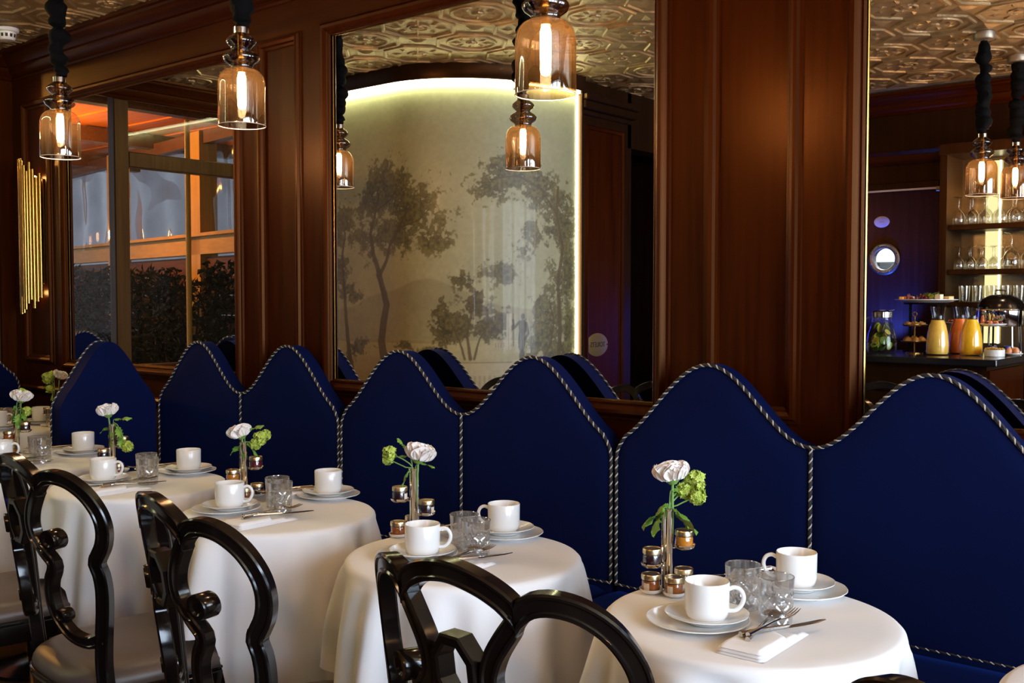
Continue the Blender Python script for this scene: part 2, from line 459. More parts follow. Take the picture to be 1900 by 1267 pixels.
def tile_mesh(kind):
    mb = MB(); h = .305 / 2 - .0005
    mb.add([(-h, -h, 0), (h, -h, 0), (h, h, 0), (-h, h, 0)], [(0, 1, 2, 3)])
    ring(mb, [octa(.143), octa(.139), octa(.130), octa(.126)], [0, -.008, -.008, 0], 8)
    for sx in (-1, 1):
        for sy in (-1, 1):
            c = (sx * h, sy * h); k = .050
            mb.add([(c[0] - sx * k, c[1], 0), (c[0], c[1] - sy * k, 0), (c[0], c[1], 0), (c[0] - sx * .4 * k, c[1], -.008), (c[0], c[1] - sy * .4 * k, -.008), (c[0], c[1], -.008)],
                   [(0, 1, 4, 3), (3, 4, 5), (0, 3, 5, 2), (1, 2, 5, 4)])
    circ = lambda r, n=20: [(r * math.cos(TAU * k / n), r * math.sin(TAU * k / n)) for k in range(n)]
    if kind == 0:
        ring(mb, [circ(.104), circ(.101), circ(.094), circ(.091)], [0, -.007, -.007, 0], 20)
    else:
        for a in (0, PI / 2):
            ca, sa = math.cos(a + PI / 4), math.sin(a + PI / 4)
            q = []
            for r, w, z in ((-.128, .004, 0), (-.12, .003, -.006), (.12, .003, -.006), (.128, .004, 0)):
                q.append((ca * r - sa * w, sa * r + ca * w, z)); q.append((ca * r + sa * w, sa * r - ca * w, z))
            mb.add(q, [(0, 2, 3, 1), (2, 4, 5, 3), (4, 6, 7, 5)])
        ring(mb, [circ(.046, 12), circ(.043, 12), circ(.037, 12), circ(.034, 12)], [0, -.006, -.006, 0], 12)
    for k in range(8):
        a = TAU * k / 8; r = .062 if kind == 0 else .088
        c = (r * math.cos(a), r * math.sin(a)); d = (math.cos(a), math.sin(a)); n_ = (-d[1], d[0])
        L_, w_ = .024, .011
        mb.add([(c[0] - d[0] * L_, c[1] - d[1] * L_, 0), (c[0] + n_[0] * w_, c[1] + n_[1] * w_, 0), (c[0] + d[0] * L_, c[1] + d[1] * L_, 0), (c[0] - n_[0] * w_, c[1] - n_[1] * w_, 0), (c[0], c[1], -.008)],
               [(0, 1, 4), (1, 2, 4), (2, 3, 4), (3, 0, 4)])
    mb.lathe([(.024, 0), (.022, -.006), (.012, -.009), (0, -.007)], 8)
    mb.v = [(x * TK, y * TK, z) for x, y, z in mb.v]
    return mb.mesh('ceiling_tile', M['ceiling'], 20)
tmesh = [tile_mesh(0), tile_mesh(1)]
ix = 0
for i in range(17):
    for j in range(13):
        x = XE + TP * (i + .5); y = -TP * (j + .5)
        if y - TP * .4 < YB or (x < -3.75 and y < -1.78): continue
        if x > -0.6: continue
        o = link('ceiling_tile', tmesh[(i + j) % 2], ceil)
        o.location = (x, y, CEIL + .006)
t = thing('smoke_detector', 'round white smoke detector on the gold ceiling', 'smoke detector', (-5.03, -.29, CEIL))
MB().lathe([(0, .004), (.052, .004), (.052, -.012), (.046, -.016), (0, -.016)], 24).build('base', M['porcelain'], t)
MB().lathe([(.040, -.016), (.040, -.020), (.036, -.046), (.030, -.052), (0, -.054)], 24).build('cover', M['porcelain'], t)
mslot = pbr('dark_slot', (.01, .01, .01), .6)
for k in range(12):
    a = TAU * k / 12; ca, sa = math.cos(a), math.sin(a)
    MB().add([(ca * .0392 - sa * .006 * w, sa * .0392 + ca * .006 * w, z) if z > -.03 else (ca * .0378 - sa * .0055 * w, sa * .0378 + ca * .0055 * w, z) for w, z in ((-1, -.024), (1, -.024), (1, -.040), (-1, -.040))], [(0, 1, 2, 3)]).build('vent_slot', mslot, t, 0)

# ---- end wall with the terrace window
wend = struct('wall_end'); tag(wend, 'end wall with dark wooden window onto the terrace')
MB().box(XE - .10, XE, -1.52, .10, 0, .96).build('lower_panelling', M['wood_y'], wend, 0)
MB().box(XE - .10, XE, -1.52, .10, 2.56, CEIL).build('head_beam', M['wood_dark'], wend, 0)
MB().box(XE - .10, XE, -.085, .10, .96, 2.56).build('corner_post', M['wood_v'], wend, 0)
run_profile(MB(), crown, (XE, -.0), (XE, -1.50), (1, 0)).build('crown_moulding', M['wood_y'], wend, 30)
M['window_wood'] = wood('brown_window_wood', (.035, .018, .007), (.075, .042, .016))
win = struct('window_1'); tag(win, 'dark wooden terrace window with one transom')
for a, b in ((-.150, -.085), (-.668, -.575), (-1.52, -1.44)):
    MB().box(XE - .085, XE - .012, a, b, .96, 2.56, .006).build('post', M['window_wood'], win, 0)
MB().box(XE - .08, XE - .016, -1.44, -.668, 2.132, 2.222, .006).build('transom', M['window_wood'], win, 0)
MB().box(XE - .08, XE + .03, -1.52, -.085, .930, .975, .005).build('sill', M['wood_y'], win, 0)
for a, b, c, d in ((-.575, -.150, .975, 2.56), (-1.44, -.668, .975, 2.132), (-1.44, -.668, 2.222, 2.56)):
    MB().add([(XE - .045, a, c), (XE - .045, b, c), (XE - .045, b, d), (XE - .045, a, d)], [(0, 1, 2, 3)]).build('pane', M['window_glass'], win, 0)

# ---- rounded block with the painted mural
def mural_curve(n=48, off=0.0):
    """plan line of the mural: straight, then a rounded corner; off > 0 moves into the room"""
    pts = []
    for i in range(8): pts.append((-5.6 + 1.35 * i / 8, -1.5 + off))
    for i in range(n + 1):
        t = i / n * PI / 2
        x = -4.25 + .65 * math.sin(t); y = -1.5 - .82 * (1 - math.cos(t))
        nx, ny = math.sin(t) / .65, math.cos(t) / .82; l = math.hypot(nx, ny)
        pts.append((x + off * nx / l, y + off * ny / l))
    return pts
def fbm(x, y, sc, oct=5, seed=0, rough=.55):
    """value noise on arrays"""
    out = np.zeros_like(x); amp = 1; tot = 0
    rs = np.random.RandomState(seed)
    for o in range(oct):
        T = rs.rand(64, 64)
        fx = x * sc; fy = y * sc
        i = np.floor(fx).astype(int); j = np.floor(fy).astype(int)
        u = fx - i; w = fy - j; u = u * u * (3 - 2 * u); w = w * w * (3 - 2 * w)
        g = lambda a, b: T[a % 64, b % 64]
        out += amp * ((g(i, j) * (1 - u) + g(i + 1, j) * u) * (1 - w) + (g(i, j + 1) * (1 - u) + g(i + 1, j + 1) * u) * w)
        tot += amp; amp *= rough; sc *= 2.03
    return out / tot
def seg_mask(x, y, pts, w0, w1, soft=.004):
    """painted line through pts, tapering from w0 to w1"""
    m = np.zeros_like(x); n = len(pts) - 1
    for k in range(n):
        (ax, ay), (bx, by) = pts[k], pts[k + 1]
        dx, dy = bx - ax, by - ay; L2 = dx * dx + dy * dy + 1e-9
        t = np.clip(((x - ax) * dx + (y - ay) * dy) / L2, 0, 1)
        d = np.hypot(x - ax - t * dx, y - ay - t * dy)
        w = w0 + (w1 - w0) * (k + t) / n
        m = np.maximum(m, np.clip((w - d) / soft + .5, 0, 1))
    return m
def mural_colors(s, z):
    """painted landscape on the plaster: s along the wall (0 at x = -4.75), z height"""
    n1 = fbm(s + 3, z, 2.2, 5, 1); n2 = fbm(s, z, 16, 4, 2); n3 = fbm(s, z, 48, 3, 3)
    c = np.stack([.29 + 0 * s, .30 + 0 * s, .185 + 0 * s], -1)
    c *= (0.80 + .34 * n1 + .08 * n2)[..., None]
    def lay(mask, col, op=1.0):
        k = np.clip(mask * op, 0, 1)[..., None]
        c[:] = c * (1 - k) + np.array(col) * k
    # far hills, lake, shore
    hill = 1.30 + .17 * np.exp(-((s - .70) / .30) ** 2) + .05 * np.exp(-((s - .30) / .15) ** 2) + .015 * n2
    lay(np.clip((hill - z) / .01, 0, 1) * (z > 1.13), (.20, .19, .115), .6)
    lay(np.clip((1.145 - z) / .03, 0, 1), (.30, .27, .15), .6)
    lay(((np.abs(z - 1.125) < .008) & (s < .85)) * 1.0, (.20, .17, .09), .6)
    lay(np.clip((1.04 - z) / .03, 0, 1) * (s < .95), (.24, .20, .11), .5)
    # foliage masses: (centre s, centre z, radius s, radius z, density)
    def leaves(blobs, col, seed, dens=.80):
        m = np.zeros_like(s)
        for bs, bz, rs_, rz_, k in blobs:
            d = np.sqrt(((s - bs) / rs_) ** 2 + ((z - bz) / rz_) ** 2)
            m = np.maximum(m, k * np.clip(1.25 - d, 0, 1))
        lo = fbm(s, z, 8, 3, seed); mid = fbm(s, z, 24, 4, seed + 5, .7); hi = fbm(s, z, 70, 2, seed + 9)
        cov = np.clip((m * dens * 1.55 + (lo - .5) * 1.3 + (mid - .5) * 2.0 + (hi - .5) * .8 - .62) / .30, 0, 1) * (m > .03)
        tone = np.clip(.62 + 1.5 * (hi - .5) + 1.3 * (mid - .5), .25, 1.35)
        k = (cov * .90)[..., None]
        c[:] = c * (1 - k) + (np.array(col) * tone[..., None]) * k
    OL = (.110, .100, .036); DK = (.085, .072, .028)
    leaves([(.42, 2.02, .22, .20, 1.1), (.60, 1.88, .26, .22, 1.2), (.30, 1.88, .20, .16, 1.0), (.50, 1.72, .30, .14, 1.05), (.72, 1.70, .14, .10, .9), (.22, 1.75, .14, .20, .8)], OL, 11)
    leaves([(.06, 1.74, .16, .18, 1.0), (.03, 1.55, .14, .16, .95), (.12, 1.42, .14, .10, .75)], OL, 23)
    leaves([(1.06, 1.98, .15, .10, 1.0), (1.20, 2.06, .22, .13, 1.05), (1.38, 1.98, .22, .18, 1.1), (1.52, 1.82, .18, .26, 1.1), (1.55, 1.50, .18, .30, 1.05), (1.14, 1.50, .13, .09, 1.0), (1.30, 1.70, .12, .16, .75)], OL, 37)
    leaves([(.98, 1.33, .17, .15, 1.1), (.86, 1.22, .15, .13, 1.15), (1.06, 1.20, .14, .12, 1.1), (.93, 1.45, .10, .09, .9), (.78, 1.34, .10, .10, .8)], DK, 51)
    leaves([(1.42, 1.24, .16, .20, 1.15), (1.50, 1.05, .18, .14, 1.1), (1.34, 1.10, .10, .10, .9), (1.60, 1.15, .10, .25, 1.0)], OL, 67)
    leaves([(.16, 1.09, .16, .06, .9), (.02, 1.00, .12, .06, .9), (.55, 1.10, .12, .035, .8), (.72, 1.07, .12, .04, .8)], OL, 71)
    # trunks and boughs
    TR = (.070, .052, .022)
    for pts, a, b in (([(.42, .86), (.40, 1.00), (.375, 1.12), (.395, 1.24), (.42, 1.33), (.385, 1.43), (.355, 1.52)], .034, .020),
                      ([(.355, 1.52), (.31, 1.62), (.29, 1.74), (.33, 1.86), (.36, 1.96)], .018, .006), ([(.365, 1.50), (.42, 1.58), (.445, 1.66), (.52, 1.76), (.60, 1.88)], .014, .005),
                      ([(.40, 1.36), (.365, 1.46), (.34, 1.50)], .012, .010), ([(.33, 1.86), (.45, 1.92), (.52, 2.00)], .006, .003), ([(.52, 1.76), (.66, 1.80), (.72, 1.86)], .005, .003),
                      ([(.14, .88), (.10, 1.05), (.075, 1.22), (.06, 1.40), (.04, 1.60), (.07, 1.75)], .020, .007),
                      ([(1.50, .95), (1.52, 1.20), (1.50, 1.45), (1.54, 1.66), (1.49, 1.84), (1.50, 2.00)], .016, .008), ([(1.49, 1.84), (1.38, 1.98), (1.22, 2.05), (1.06, 2.02)], .007, .003),
                      ([(1.39, 1.02), (1.45, 1.12), (1.47, 1.25), (1.43, 1.36)], .010, .004),
                      ([(.95, 1.03), (.93, 1.16), (.96, 1.30)], .010, .005), ([(.92, 1.03), (.88, 1.15), (.84, 1.24)], .007, .003), ([(.97, 1.03), (1.00, 1.14), (1.05, 1.22)], .007, .003)):
        wob = .006 * (fbm(s, z, 20, 2, 81) - .5)
        lay(seg_mask(s + wob, z, pts, a, b), TR, .88)
    # masonry: terrace, steps, balustrade, column, statue on a plinth
    ST = (.33, .30, .20); SH = (.15, .12, .07)
    rect = lambda a, b, c, d: ((s > a) & (s < b) & (z > c) & (z < d)) * 1.0
    lay(rect(.62, 1.24, .955, 1.01), ST, .8); lay(rect(.62, 1.24, 1.006, 1.014), SH, .6); lay(rect(.72, 1.20, .83, .955), (.24, .21, .13), .8)
    bal = ((np.mod(s, .028) < .015) * 1.0) * rect(.62, 1.22, .86, .935)
    lay(bal, ST, .8); lay(rect(.62, 1.22, .935, .955), ST, .9)
    lay(rect(1.08, 1.16, 1.085, 1.135), ST, .7); lay(((np.mod(s, .016) < .008) * 1.0) * rect(1.085, 1.155, 1.09, 1.12), SH, .5)
    lay(rect(.99, 1.08, 1.03, 1.10), ST, .7); lay(rect(1.155, 1.185, 1.08, 1.28), (.36, .34, .24), .8); lay(rect(1.165, 1.170, 1.08, 1.28), SH, .5)
    lay(rect(1.20, 1.31, .83, 1.00), (.22, .20, .13), .9); lay(rect(1.19, 1.32, 1.00, 1.02), ST, .9)
    FG = (.055, .045, .028)
    ell = lambda a, b, ra, rb: np.clip((1 - np.hypot((s - a) / ra, (z - b) / rb)) * 8, 0, 1)
    for e in ((1.255, 1.265, .013, .019), (1.255, 1.205, .027, .046), (1.248, 1.13, .024, .075), (1.25, 1.045, .019, .04)): lay(ell(*e), FG, .92)
    lay(seg_mask(s, z, [(1.235, 1.235), (1.20, 1.20), (1.195, 1.245)], .008, .006), FG, .9)
    lay(seg_mask(s, z, [(1.197, 1.10), (1.196, 1.28)], .0025, .0025), FG, .8)
    lay(seg_mask(s, z, [(1.275, 1.225), (1.29, 1.17), (1.265, 1.13)], .010, .007), FG, .9)
    c *= (.90 + .20 * n3)[..., None]
    w = np.clip((1.75 - z) / .7 + .5 * (n1 - .5), 0, 1) * np.clip((1.25 - s) / .7, .15, 1)      # warmer, brighter brown over the lower part
    c *= 1 + w[..., None] * np.array([.95, .60, .10])
    c *= 1.10
    return np.clip(c, 0, 1)
def build_mural():
    m, nt, b = _new('painted_mural')
    N = nt.nodes; L = nt.links
    at = N.new('ShaderNodeAttribute'); at.attribute_name = 'paint'
    L.new(at.outputs['Color'], b.inputs['Base Color'])
    b.inputs['Roughness'].default_value = .5
    b.inputs['Coat Weight'].default_value = .10; b.inputs['Coat Roughness'].default_value = .02
    # dense arc-length samples of the visible plan line
    c = np.array([p for p in mural_curve(400) if p[0] > -4.76])
    c = np.vstack([[(-4.75, -1.5)], c[c[:, 0] > -4.74]])
    d = np.concatenate([[0], np.cumsum(np.hypot(*np.diff(c, axis=0).T))])
    NS, NZ = 430, 430
    s = np.linspace(0, d[-1], NS); z = np.linspace(.80, 2.545, NZ)
    X = np.interp(s, d, c[:, 0]); Y = np.interp(s, d, c[:, 1])
    Sg, Zg = np.meshgrid(s, z, indexing='ij')
    col = mural_colors(Sg, Zg)
    V = np.stack([np.repeat(X[:, None], NZ, 1), np.repeat(Y[:, None], NZ, 1), Zg], -1).reshape(-1, 3)
    i, j = np.meshgrid(np.arange(NS - 1), np.arange(NZ - 1), indexing='ij')
    q = np.stack([i * NZ + j, (i + 1) * NZ + j, (i + 1) * NZ + j + 1, i * NZ + j + 1], -1).reshape(-1, 4)
    me = bpy.data.meshes.new('painted_face')
    me.vertices.add(len(V)); me.vertices.foreach_set('co', V.ravel())
    me.loops.add(q.size); me.loops.foreach_set('vertex_index', q.ravel())
    me.polygons.add(len(q)); me.polygons.foreach_set('loop_start', np.arange(len(q)) * 4)
    me.polygons.foreach_set('use_smooth', np.ones(len(q), bool))
    me.update(calc_edges=True)
    a = me.color_attributes.new('paint', 'FLOAT_COLOR', 'POINT')
    a.data.foreach_set('color', np.concatenate([col.reshape(-1, 3), np.ones((len(V), 1))], 1).astype(np.float32).ravel())
    me.materials.append(m)
    return me
mw = struct('wall_mural'); tag(mw, 'rounded wall block painted with a landscape of trees and ruins')
link('painted_face', build_mural(), mw)
pl = MB(); cv = mural_curve(48, -.004)
pl.add([(x, y, 0) for x, y in cv] + [(x, y, CEIL) for x, y in cv], [(k, k + 1, len(cv) + k + 1, len(cv) + k) for k in range(len(cv) - 1)]).build('plaster_core', pbr('plaster', (.45, .42, .33), .6), mw)
def curve_band(mb, prof):
    n = len(prof); rows = [mural_curve(48, d) for d, z in prof]; m_ = len(rows[0])
    V = [(rows[k][i][0], rows[k][i][1], prof[k][1]) for i in range(m_) for k in range(n)]
    return mb.add(V, [(i * n + k, (i + 1) * n + k, (i + 1) * n + (k + 1) % n, i * n + (k + 1) % n) for i in range(m_ - 1) for k in range(n)])
curve_band(MB(), [(.0, 2.560), (.050, 2.560), (.056, 2.575), (.066, 2.590), (.070, 2.64), (.0, 2.64)]).build('cornice', M['wood_dark'], mw, 30)
M['led'] = glow('led_strip', (.97, .97, .56), LED_STRENGTH)
curve_band(MB(), [(.012, 2.549), (.030, 2.549), (.030, 2.557), (.012, 2.557)]).build('led_strip', M['led'], mw, 0)
MB().box(-3.612, -3.596, -2.334, -2.320, .80, 2.545).build('led_strip', M['led'], mw, 0)
MB().box(-3.66, -3.570, -2.350, -2.336, 0, 2.56).build('edge_trim', M['wood_dark'], mw, 0)
# pilaster beside the mural, then the dark passage
pil = struct('wall_passage'); tag(pil, 'dark wooden pilaster and passage beside the mural')
MB().box(-3.74, -3.60, -2.86, -2.350, 0, CEIL).build('pilaster', M['wood_dark'], pil, 0)
m_ = MB(); frame_sweep(m_, -2.78, -2.44, .5, 2.36, [(0, -3.600), (.004, -3.590), (.02, -3.584), (.03, -3.600)], lambda a, b, d: (d, a, b)); m_.build('panel_moulding', M['wood_v'], pil, 30)
MB().box(-3.5995, -3.5985, -2.78, -2.44, .5, 2.36).build('panel', M['wood_v'], pil, 0)
for z0, z1, e in ((2.44, 2.47, .02), (2.47, 2.52, .045), (2.52, 2.56, .06)):
    MB().box(-3.74, -3.60 + e, -2.86 - e, -2.350 + .0, z0, z1, .006).build('capital', M['wood_dark'], pil, 0)
MB().box(-5.6, -3.60, -2.90, -2.86, 0, CEIL).build('passage_side', M['wood_dark'], pil, 0)
MB().box(-5.6, -5.5, YB, -2.90, 0, CEIL).build('passage_end', M['wood_dark'], pil, 0)
MB().box(-3.74, -3.60, YB, -2.86, 2.30, CEIL).build('passage_lintel', M['wood_dark'], pil, 0)

def text_mesh(body, size, mat, parent, loc, rot, name='lettering', depth=.0008):
    cu = bpy.data.curves.new(name, 'FONT'); cu.body = body; cu.size = size; cu.extrude = depth
    cu.align_x = 'CENTER'; cu.align_y = 'CENTER'
    tmp = bpy.data.objects.new(name, cu); COL.objects.link(tmp)
    dg = bpy.context.evaluated_depsgraph_get()
    me = bpy.data.meshes.new_from_object(tmp.evaluated_get(dg))
    bpy.data.objects.remove(tmp, do_unlink=True); bpy.data.curves.remove(cu)
    me.materials.clear(); me.materials.append(mat)
    o = link(name, me, parent); o.location = loc; o.rotation_euler = rot
    return o
mdark = pbr('dark_print', (.02, .012, .006), .5)
t = thing('oval_sign', 'oval brass toilets sign on the dark pilaster beside the mural', 'sign', (-3.597, -2.535, 1.088))
MB().grid(lambda u, v: (.004 * (1 - (v) ** 4), .112 * v * math.cos(TAU * u), .070 * v * math.sin(TAU * u)), 32, 5, cu=True).build('plate', pbr('aged_brass', (.42, .29, .08), .32, .8), t)
text_mesh('TOILETS', .042, mdark, t, (.0046, 0, 0), (PI / 2, 0, PI / 2))
for sy in (-1, 1): MB().ball((.003, sy * .100, 0), .005).build('screw', M['brass'], t)
# ================================================================== the terrace beyond the window
M['cedar'] = wood('orange_cedar', (.42, .10, .012), (.58, .17, .03), .5, .1, 'x')
M['pine'] = wood('yellow_pine', (.40, .20, .025), (.52, .29, .05), .5, .1, 'x')
M['pine_v'] = wood('yellow_pine_upright', (.40, .20, .025), (.52, .29, .05), .5, .1, 'z')
M['redboards'] = wood('red_brown_boards', (.07, .025, .008), (.13, .05, .016), .55, .05, 'x')
M['leaf_dark'] = pbr('dark_hedge_leaf', (.007, .009, .002), .8, spec=.1, var=(30, (.030, .026, .007)))
tf = MB().box(-13, XE - .10, -5.0, 2.0, -.08, -.01).build('terrace_ground', pbr('terrace_paving', (.16, .13, .11), .8), None, 0)
tag(tf, 'paved terrace ground outside the window', kind='structure')
roof = struct('terrace_roof'); tag(roof, 'orange cedar board roof over the terrace')
for k in range(14):
    MB().box(-12, XE - .12, -3.2 + k * .24, -3.2 + k * .24 + .232, 2.78 + .010 * (k % 2), 2.83).build('board', M['cedar'], roof, 0)
for x in (-6.6, -8.2, -9.8): MB().box(x - .05, x + .05, -3.2, .1, 2.66, 2.78).build('rafter', M['redboards'], roof, 0)
FA = Vector((-6.3, -2.12)); FB = Vector((-10.7, -2.78)); FD = (FB - FA).normalized(); FN = Vector((-FD.y, FD.x))
if FN.y < 0: FN = -FN                                    # towards the window
def fpt(a, d): return FA + FD * a + FN * d
def fbox(a0, a1, d0, d1, z0, z1):
    c = [fpt(a0, d0), fpt(a1, d0), fpt(a1, d1), fpt(a0, d1)]
    return MB().add([(p.x, p.y, z0) for p in c] + [(p.x, p.y, z1) for p in c], [(0, 3, 2, 1), (4, 5, 6, 7), (0, 1, 5, 4), (1, 2, 6, 5), (2, 3, 7, 6), (3, 0, 4, 7)])
FL = (FB - FA).length
fence = thing('terrace_fence', 'wooden terrace fence with yellow pine rail and tall posts', 'fence', (0, 0, 0))
for k in range(11): fbox(0, FL, -.02, .0 + .004 * (k % 2), k * .155, k * .155 + .150).build('board', M['redboards'], fence, 0)
fbox(-.05, FL + .1, -.06, .05, 1.72, 1.86).build('rail', M['pine'], fence, 0)
fbox(-.05, FL + .1, -.09, .09, 1.86, 1.885).build('cap', M['pine'], fence, 0)
for a in (.02, .92, 2.7, 4.3): fbox(a, a + .17, -.10, .05, 0, 2.70).build('post', M['pine_v'], fence, 0)
fbox(0, FL, -.06, .02, 2.60, 2.70).build('head_rail', M['redboards'], fence, 0)
# rippled clear weather curtain between the posts
def curtain(a0, a1, seed):
    def fn(u, v):
        d = -.03 + .018 * math.sin(u * 17 + seed) * (.3 + .7 * (1 - v)) + .03 * (noise.noise((u * 3, v * 2.5, seed)))
        p = fpt(a0 + (a1 - a0) * u, d); return (p.x, p.y, 1.88 + .72 * v)
    return MB().grid(fn, 40, 14)
M['plastic'] = thin_glass('clear_weather_plastic', (.82, .85, .90), .06)
for k, (a0, a1) in enumerate(((.19, .92), (1.09, 2.7), (2.87, 4.3))):
    tag(curtain(a0, a1, k * 3.1).build('weather_curtain', M['plastic'], None, 60), ['clear plastic curtain of the terrace between the two nearer posts', 'wide clear plastic weather curtain in the middle of the terrace fence', 'clear plastic weather curtain at the far end of the terrace'][k], 'curtain', 'clear curtains above the terrace fence')
fac = MB(); fac.box(-45, -4, -7.1, -7.0, 0, 7)
tag(fac.build('street_facade', pbr('grey_street_facade', (.21, .20, .205), .8, var=(1.2, (.36, .35, .355))), None, 0), 'blurred grey facade across the street', kind='structure')
# hedge in front of the fence
rnd = random.Random(5)
hedge = thing('hedge', 'dark leafy hedge in front of the terrace fence', 'hedge', (0, 0, 0))
hb = MB()
for k in range(9500):
    a = rnd.uniform(0, FL); z = rnd.uniform(.55, 1.0) if rnd.random() < .25 else rnd.uniform(.8, 1.72)
    top = 1.60 + .13 * noise.noise((a * 2.2, 3.3, 0)) + .08 * noise.noise((a * 7, 1.3, 0))
    if z > top: continue
    d = .12 + .16 * rnd.random() + .10 * noise.noise((a * 3, z * 3, 5))
    p = fpt(a, d); r = rnd.uniform(.022, .050)
    t1 = Vector((rnd.gauss(0, 1), rnd.gauss(0, 1), rnd.gauss(0, 1))).normalized(); t2 = t1.orthogonal().normalized()
    c = Vector((p.x, p.y, z)); q = t1.cross(t2) * r * .25
    hb.add([c - t1 * r, c + t2 * r * .5 + q, c + t1 * r, c - t2 * r * .5 + q], [(0, 1, 2, 3)])
tag(hb.build('foliage', M['leaf_dark'], hedge, 0), kind='stuff')
for k in range(16):
    a = (k + .5) * FL / 16; p = fpt(a, .17)
    MB().tube([(p.x, p.y, 0), (p.x + .03, p.y, .5), (p.x - .03, p.y + .02, 1.0), (p.x + .02, p.y, 1.45)], [.018, .014, .010, .004], 6).build('stem', M['wood_dark'], hedge)
pp = thing('terrace_pole', 'thin pale wooden pole standing in front of the hedge', 'pole', (-6.68, -1.75, 0))
MB().tube([(0, 0, 0), (0, 0, 2.66)], .020, 10).build('shaft', M['pine_v'], pp); MB().lathe([(0, 0), (.06, 0), (.06, .012), (.02, .02), (0, .02)], 16).build('foot', M['pine_v'], pp)
lan = thing('terrace_lantern', 'small glowing warm lantern on the terrace fence rail', 'lantern', (-9.05, -2.50, 1.885))
MB().lathe([(0, 0), (.05, 0), (.05, .01), (.035, .018), (0, .018)], 16).build('base', M['brass'], lan)
MB().lathe([(.030, .018), (.042, .05), (.042, .10), (.030, .13), (0, .135)], 16).build('globe', glow('lantern_glow', (1.0, .60, .22), 80), lan)
MB().lathe([(.032, .13), (.04, .14), (.015, .165), (0, .17)], 16).build('cap', M['brass'], lan)
def point(name, loc, col, w, r, parent=None):
    d = bpy.data.lights.new(name, 'POINT'); d.color = col; d.energy = w; d.shadow_soft_size = r
    o = bpy.data.objects.new(name, d); COL.objects.link(o); o.location = loc
    if parent is not None: o.parent = parent
    return o
# ceiling lamp of the terrace, out of the mirrors' sight
tl = thing('terrace_lamp', 'warm round lamp under the terrace roof boards', 'lamp', (-7.9, -1.05, 2.66))
MB().lathe([(0, .0), (.09, .0), (.09, -.02), (.03, -.03), (0, -.03)], 20).build('rose', M['brass'], tl)
MB().ball((0, 0, -.09), .06, 16, 10).build('globe', glow('terrace_globe', (1.0, .46, .09), 420), tl)
# ================================================================== wall behind the bar
wb = struct('wall_bar'); tag(wb, 'dark wooden wall behind the bar')
MB().box(-5.6, -3.0, YB - .1, YB, 0, CEIL).build('wall_left_part', M['wood_dark'], wb, 0)
MB().box(-3.0, -2.03, YB - .1, YB, 2.09, CEIL).build('wall_over_door', M['wood_dark'], wb, 0)
MB().box(-2.03, XR, YB - .1, YB, 0, CEIL).build('wall_right_part', M['wood_dark'], wb, 0)
run_profile(MB(), crown, (-3.60, YB), (XR, YB), (0, 1)).build('crown_moulding', M['wood_h'], wb, 30)
run_profile(MB(), [(0, 2.20), (.02, 2.20), (.03, 2.22), (.03, 2.26), (.05, 2.28), (0, 2.28)], (-3.60, YB), (XR, YB), (0, 1)).build('picture_rail', M['wood_h'], wb, 30)
door = struct('door_1'); tag(door, 'dark wooden door with a round porthole window')
PX, PZ, PR = -2.415, 1.617, .068
# leaf with a round hole
n = 48; dz0, dz1, dx0, dx1 = .01, 2.04, -2.96, -2.07
V = []; F = []
def rim_pt(a):
    c, s = math.cos(a), math.sin(a)
    k = min(((dx1 - PX) / c) if c > 1e-6 else 1e9, ((dx0 - PX) / c) if c < -1e-6 else 1e9, ((dz1 - PZ) / s) if s > 1e-6 else 1e9, ((dz0 - PZ) / s) if s < -1e-6 else 1e9)
    return PX + c * k, PZ + s * k
angs = sorted([TAU * k / n for k in range(n)] + [math.atan2(z - PZ, x - PX) % TAU for x in (dx0, dx1) for z in (dz0, dz1)])
for a in angs:
    x, z = rim_pt(a); V += [(PX + PR * math.cos(a), YB - .02, PZ + PR * math.sin(a)), (x, YB - .02, z), (PX + PR * math.cos(a), YB - .06, PZ + PR * math.sin(a))]
k3 = len(angs)
for k in range(k3):
    j = (k + 1) % k3
    F += [(3 * k, 3 * k + 1, 3 * j + 1, 3 * j), (3 * k, 3 * j, 3 * j + 2, 3 * k + 2)]
M['door_paint'] = wood('glossy_brown_door', (.014, .0050, .0060), (.026, .010, .010), .25)
MB().add(V, F).build('leaf', M['door_paint'], door, 30)
def torus(mb, c, R, r, axis='y', n=40, m=8, fl=1.0):
    def fn(u, v):
        a, b = TAU * u, TAU * v; rr = R + r * math.cos(b)
        p = (rr * math.cos(a), r * fl * math.sin(b), rr * math.sin(a))
        if axis == 'z': p = (p[0], p[2], p[1])
        elif axis == 'x': p = (p[1], p[0], p[2])
        return (c[0] + p[0], c[1] + p[1], c[2] + p[2])
    return mb.grid(fn, n, m, True, True)
po = MB(); torus(po, (PX, YB - .015, PZ), .085, .018, 'y', 40, 10, .6)
pr_ = po.build('porthole_ring', pbr('dull_steel', (.30, .28, .27), .35, 1), door)
for k in range(8):
    a = TAU * (k + .5) / 8
    MB().ball((PX + .087 * math.cos(a), YB - .003, PZ + .087 * math.sin(a)), .005, 8, 5).build('rivet', M['steel'], pr_)
MB().grid(lambda u, v: (PX + PR * v * math.cos(TAU * u), YB - .04, PZ + PR * v * math.sin(TAU * u)), 32, 3, cu=True).build('pane', M['window_glass'], door, 0)
for x0, x1, z0, z1 in ((-3.03, -2.96, 0, 2.09), (-2.07, -1.99, 0, 2.09), (-2.96, -2.07, 2.04, 2.09)):
    MB().box(x0, x1, YB - .06, YB + .025, z0, z1, .004).build('architrave', M['wood_dark'], door, 0)
MB().box(-2.60, -2.075, YB + .030, YB + .036, 2.036, 2.047).build('closer_arm', pbr('pale_closer', (.55, .52, .46), .35, .6), door, 0)
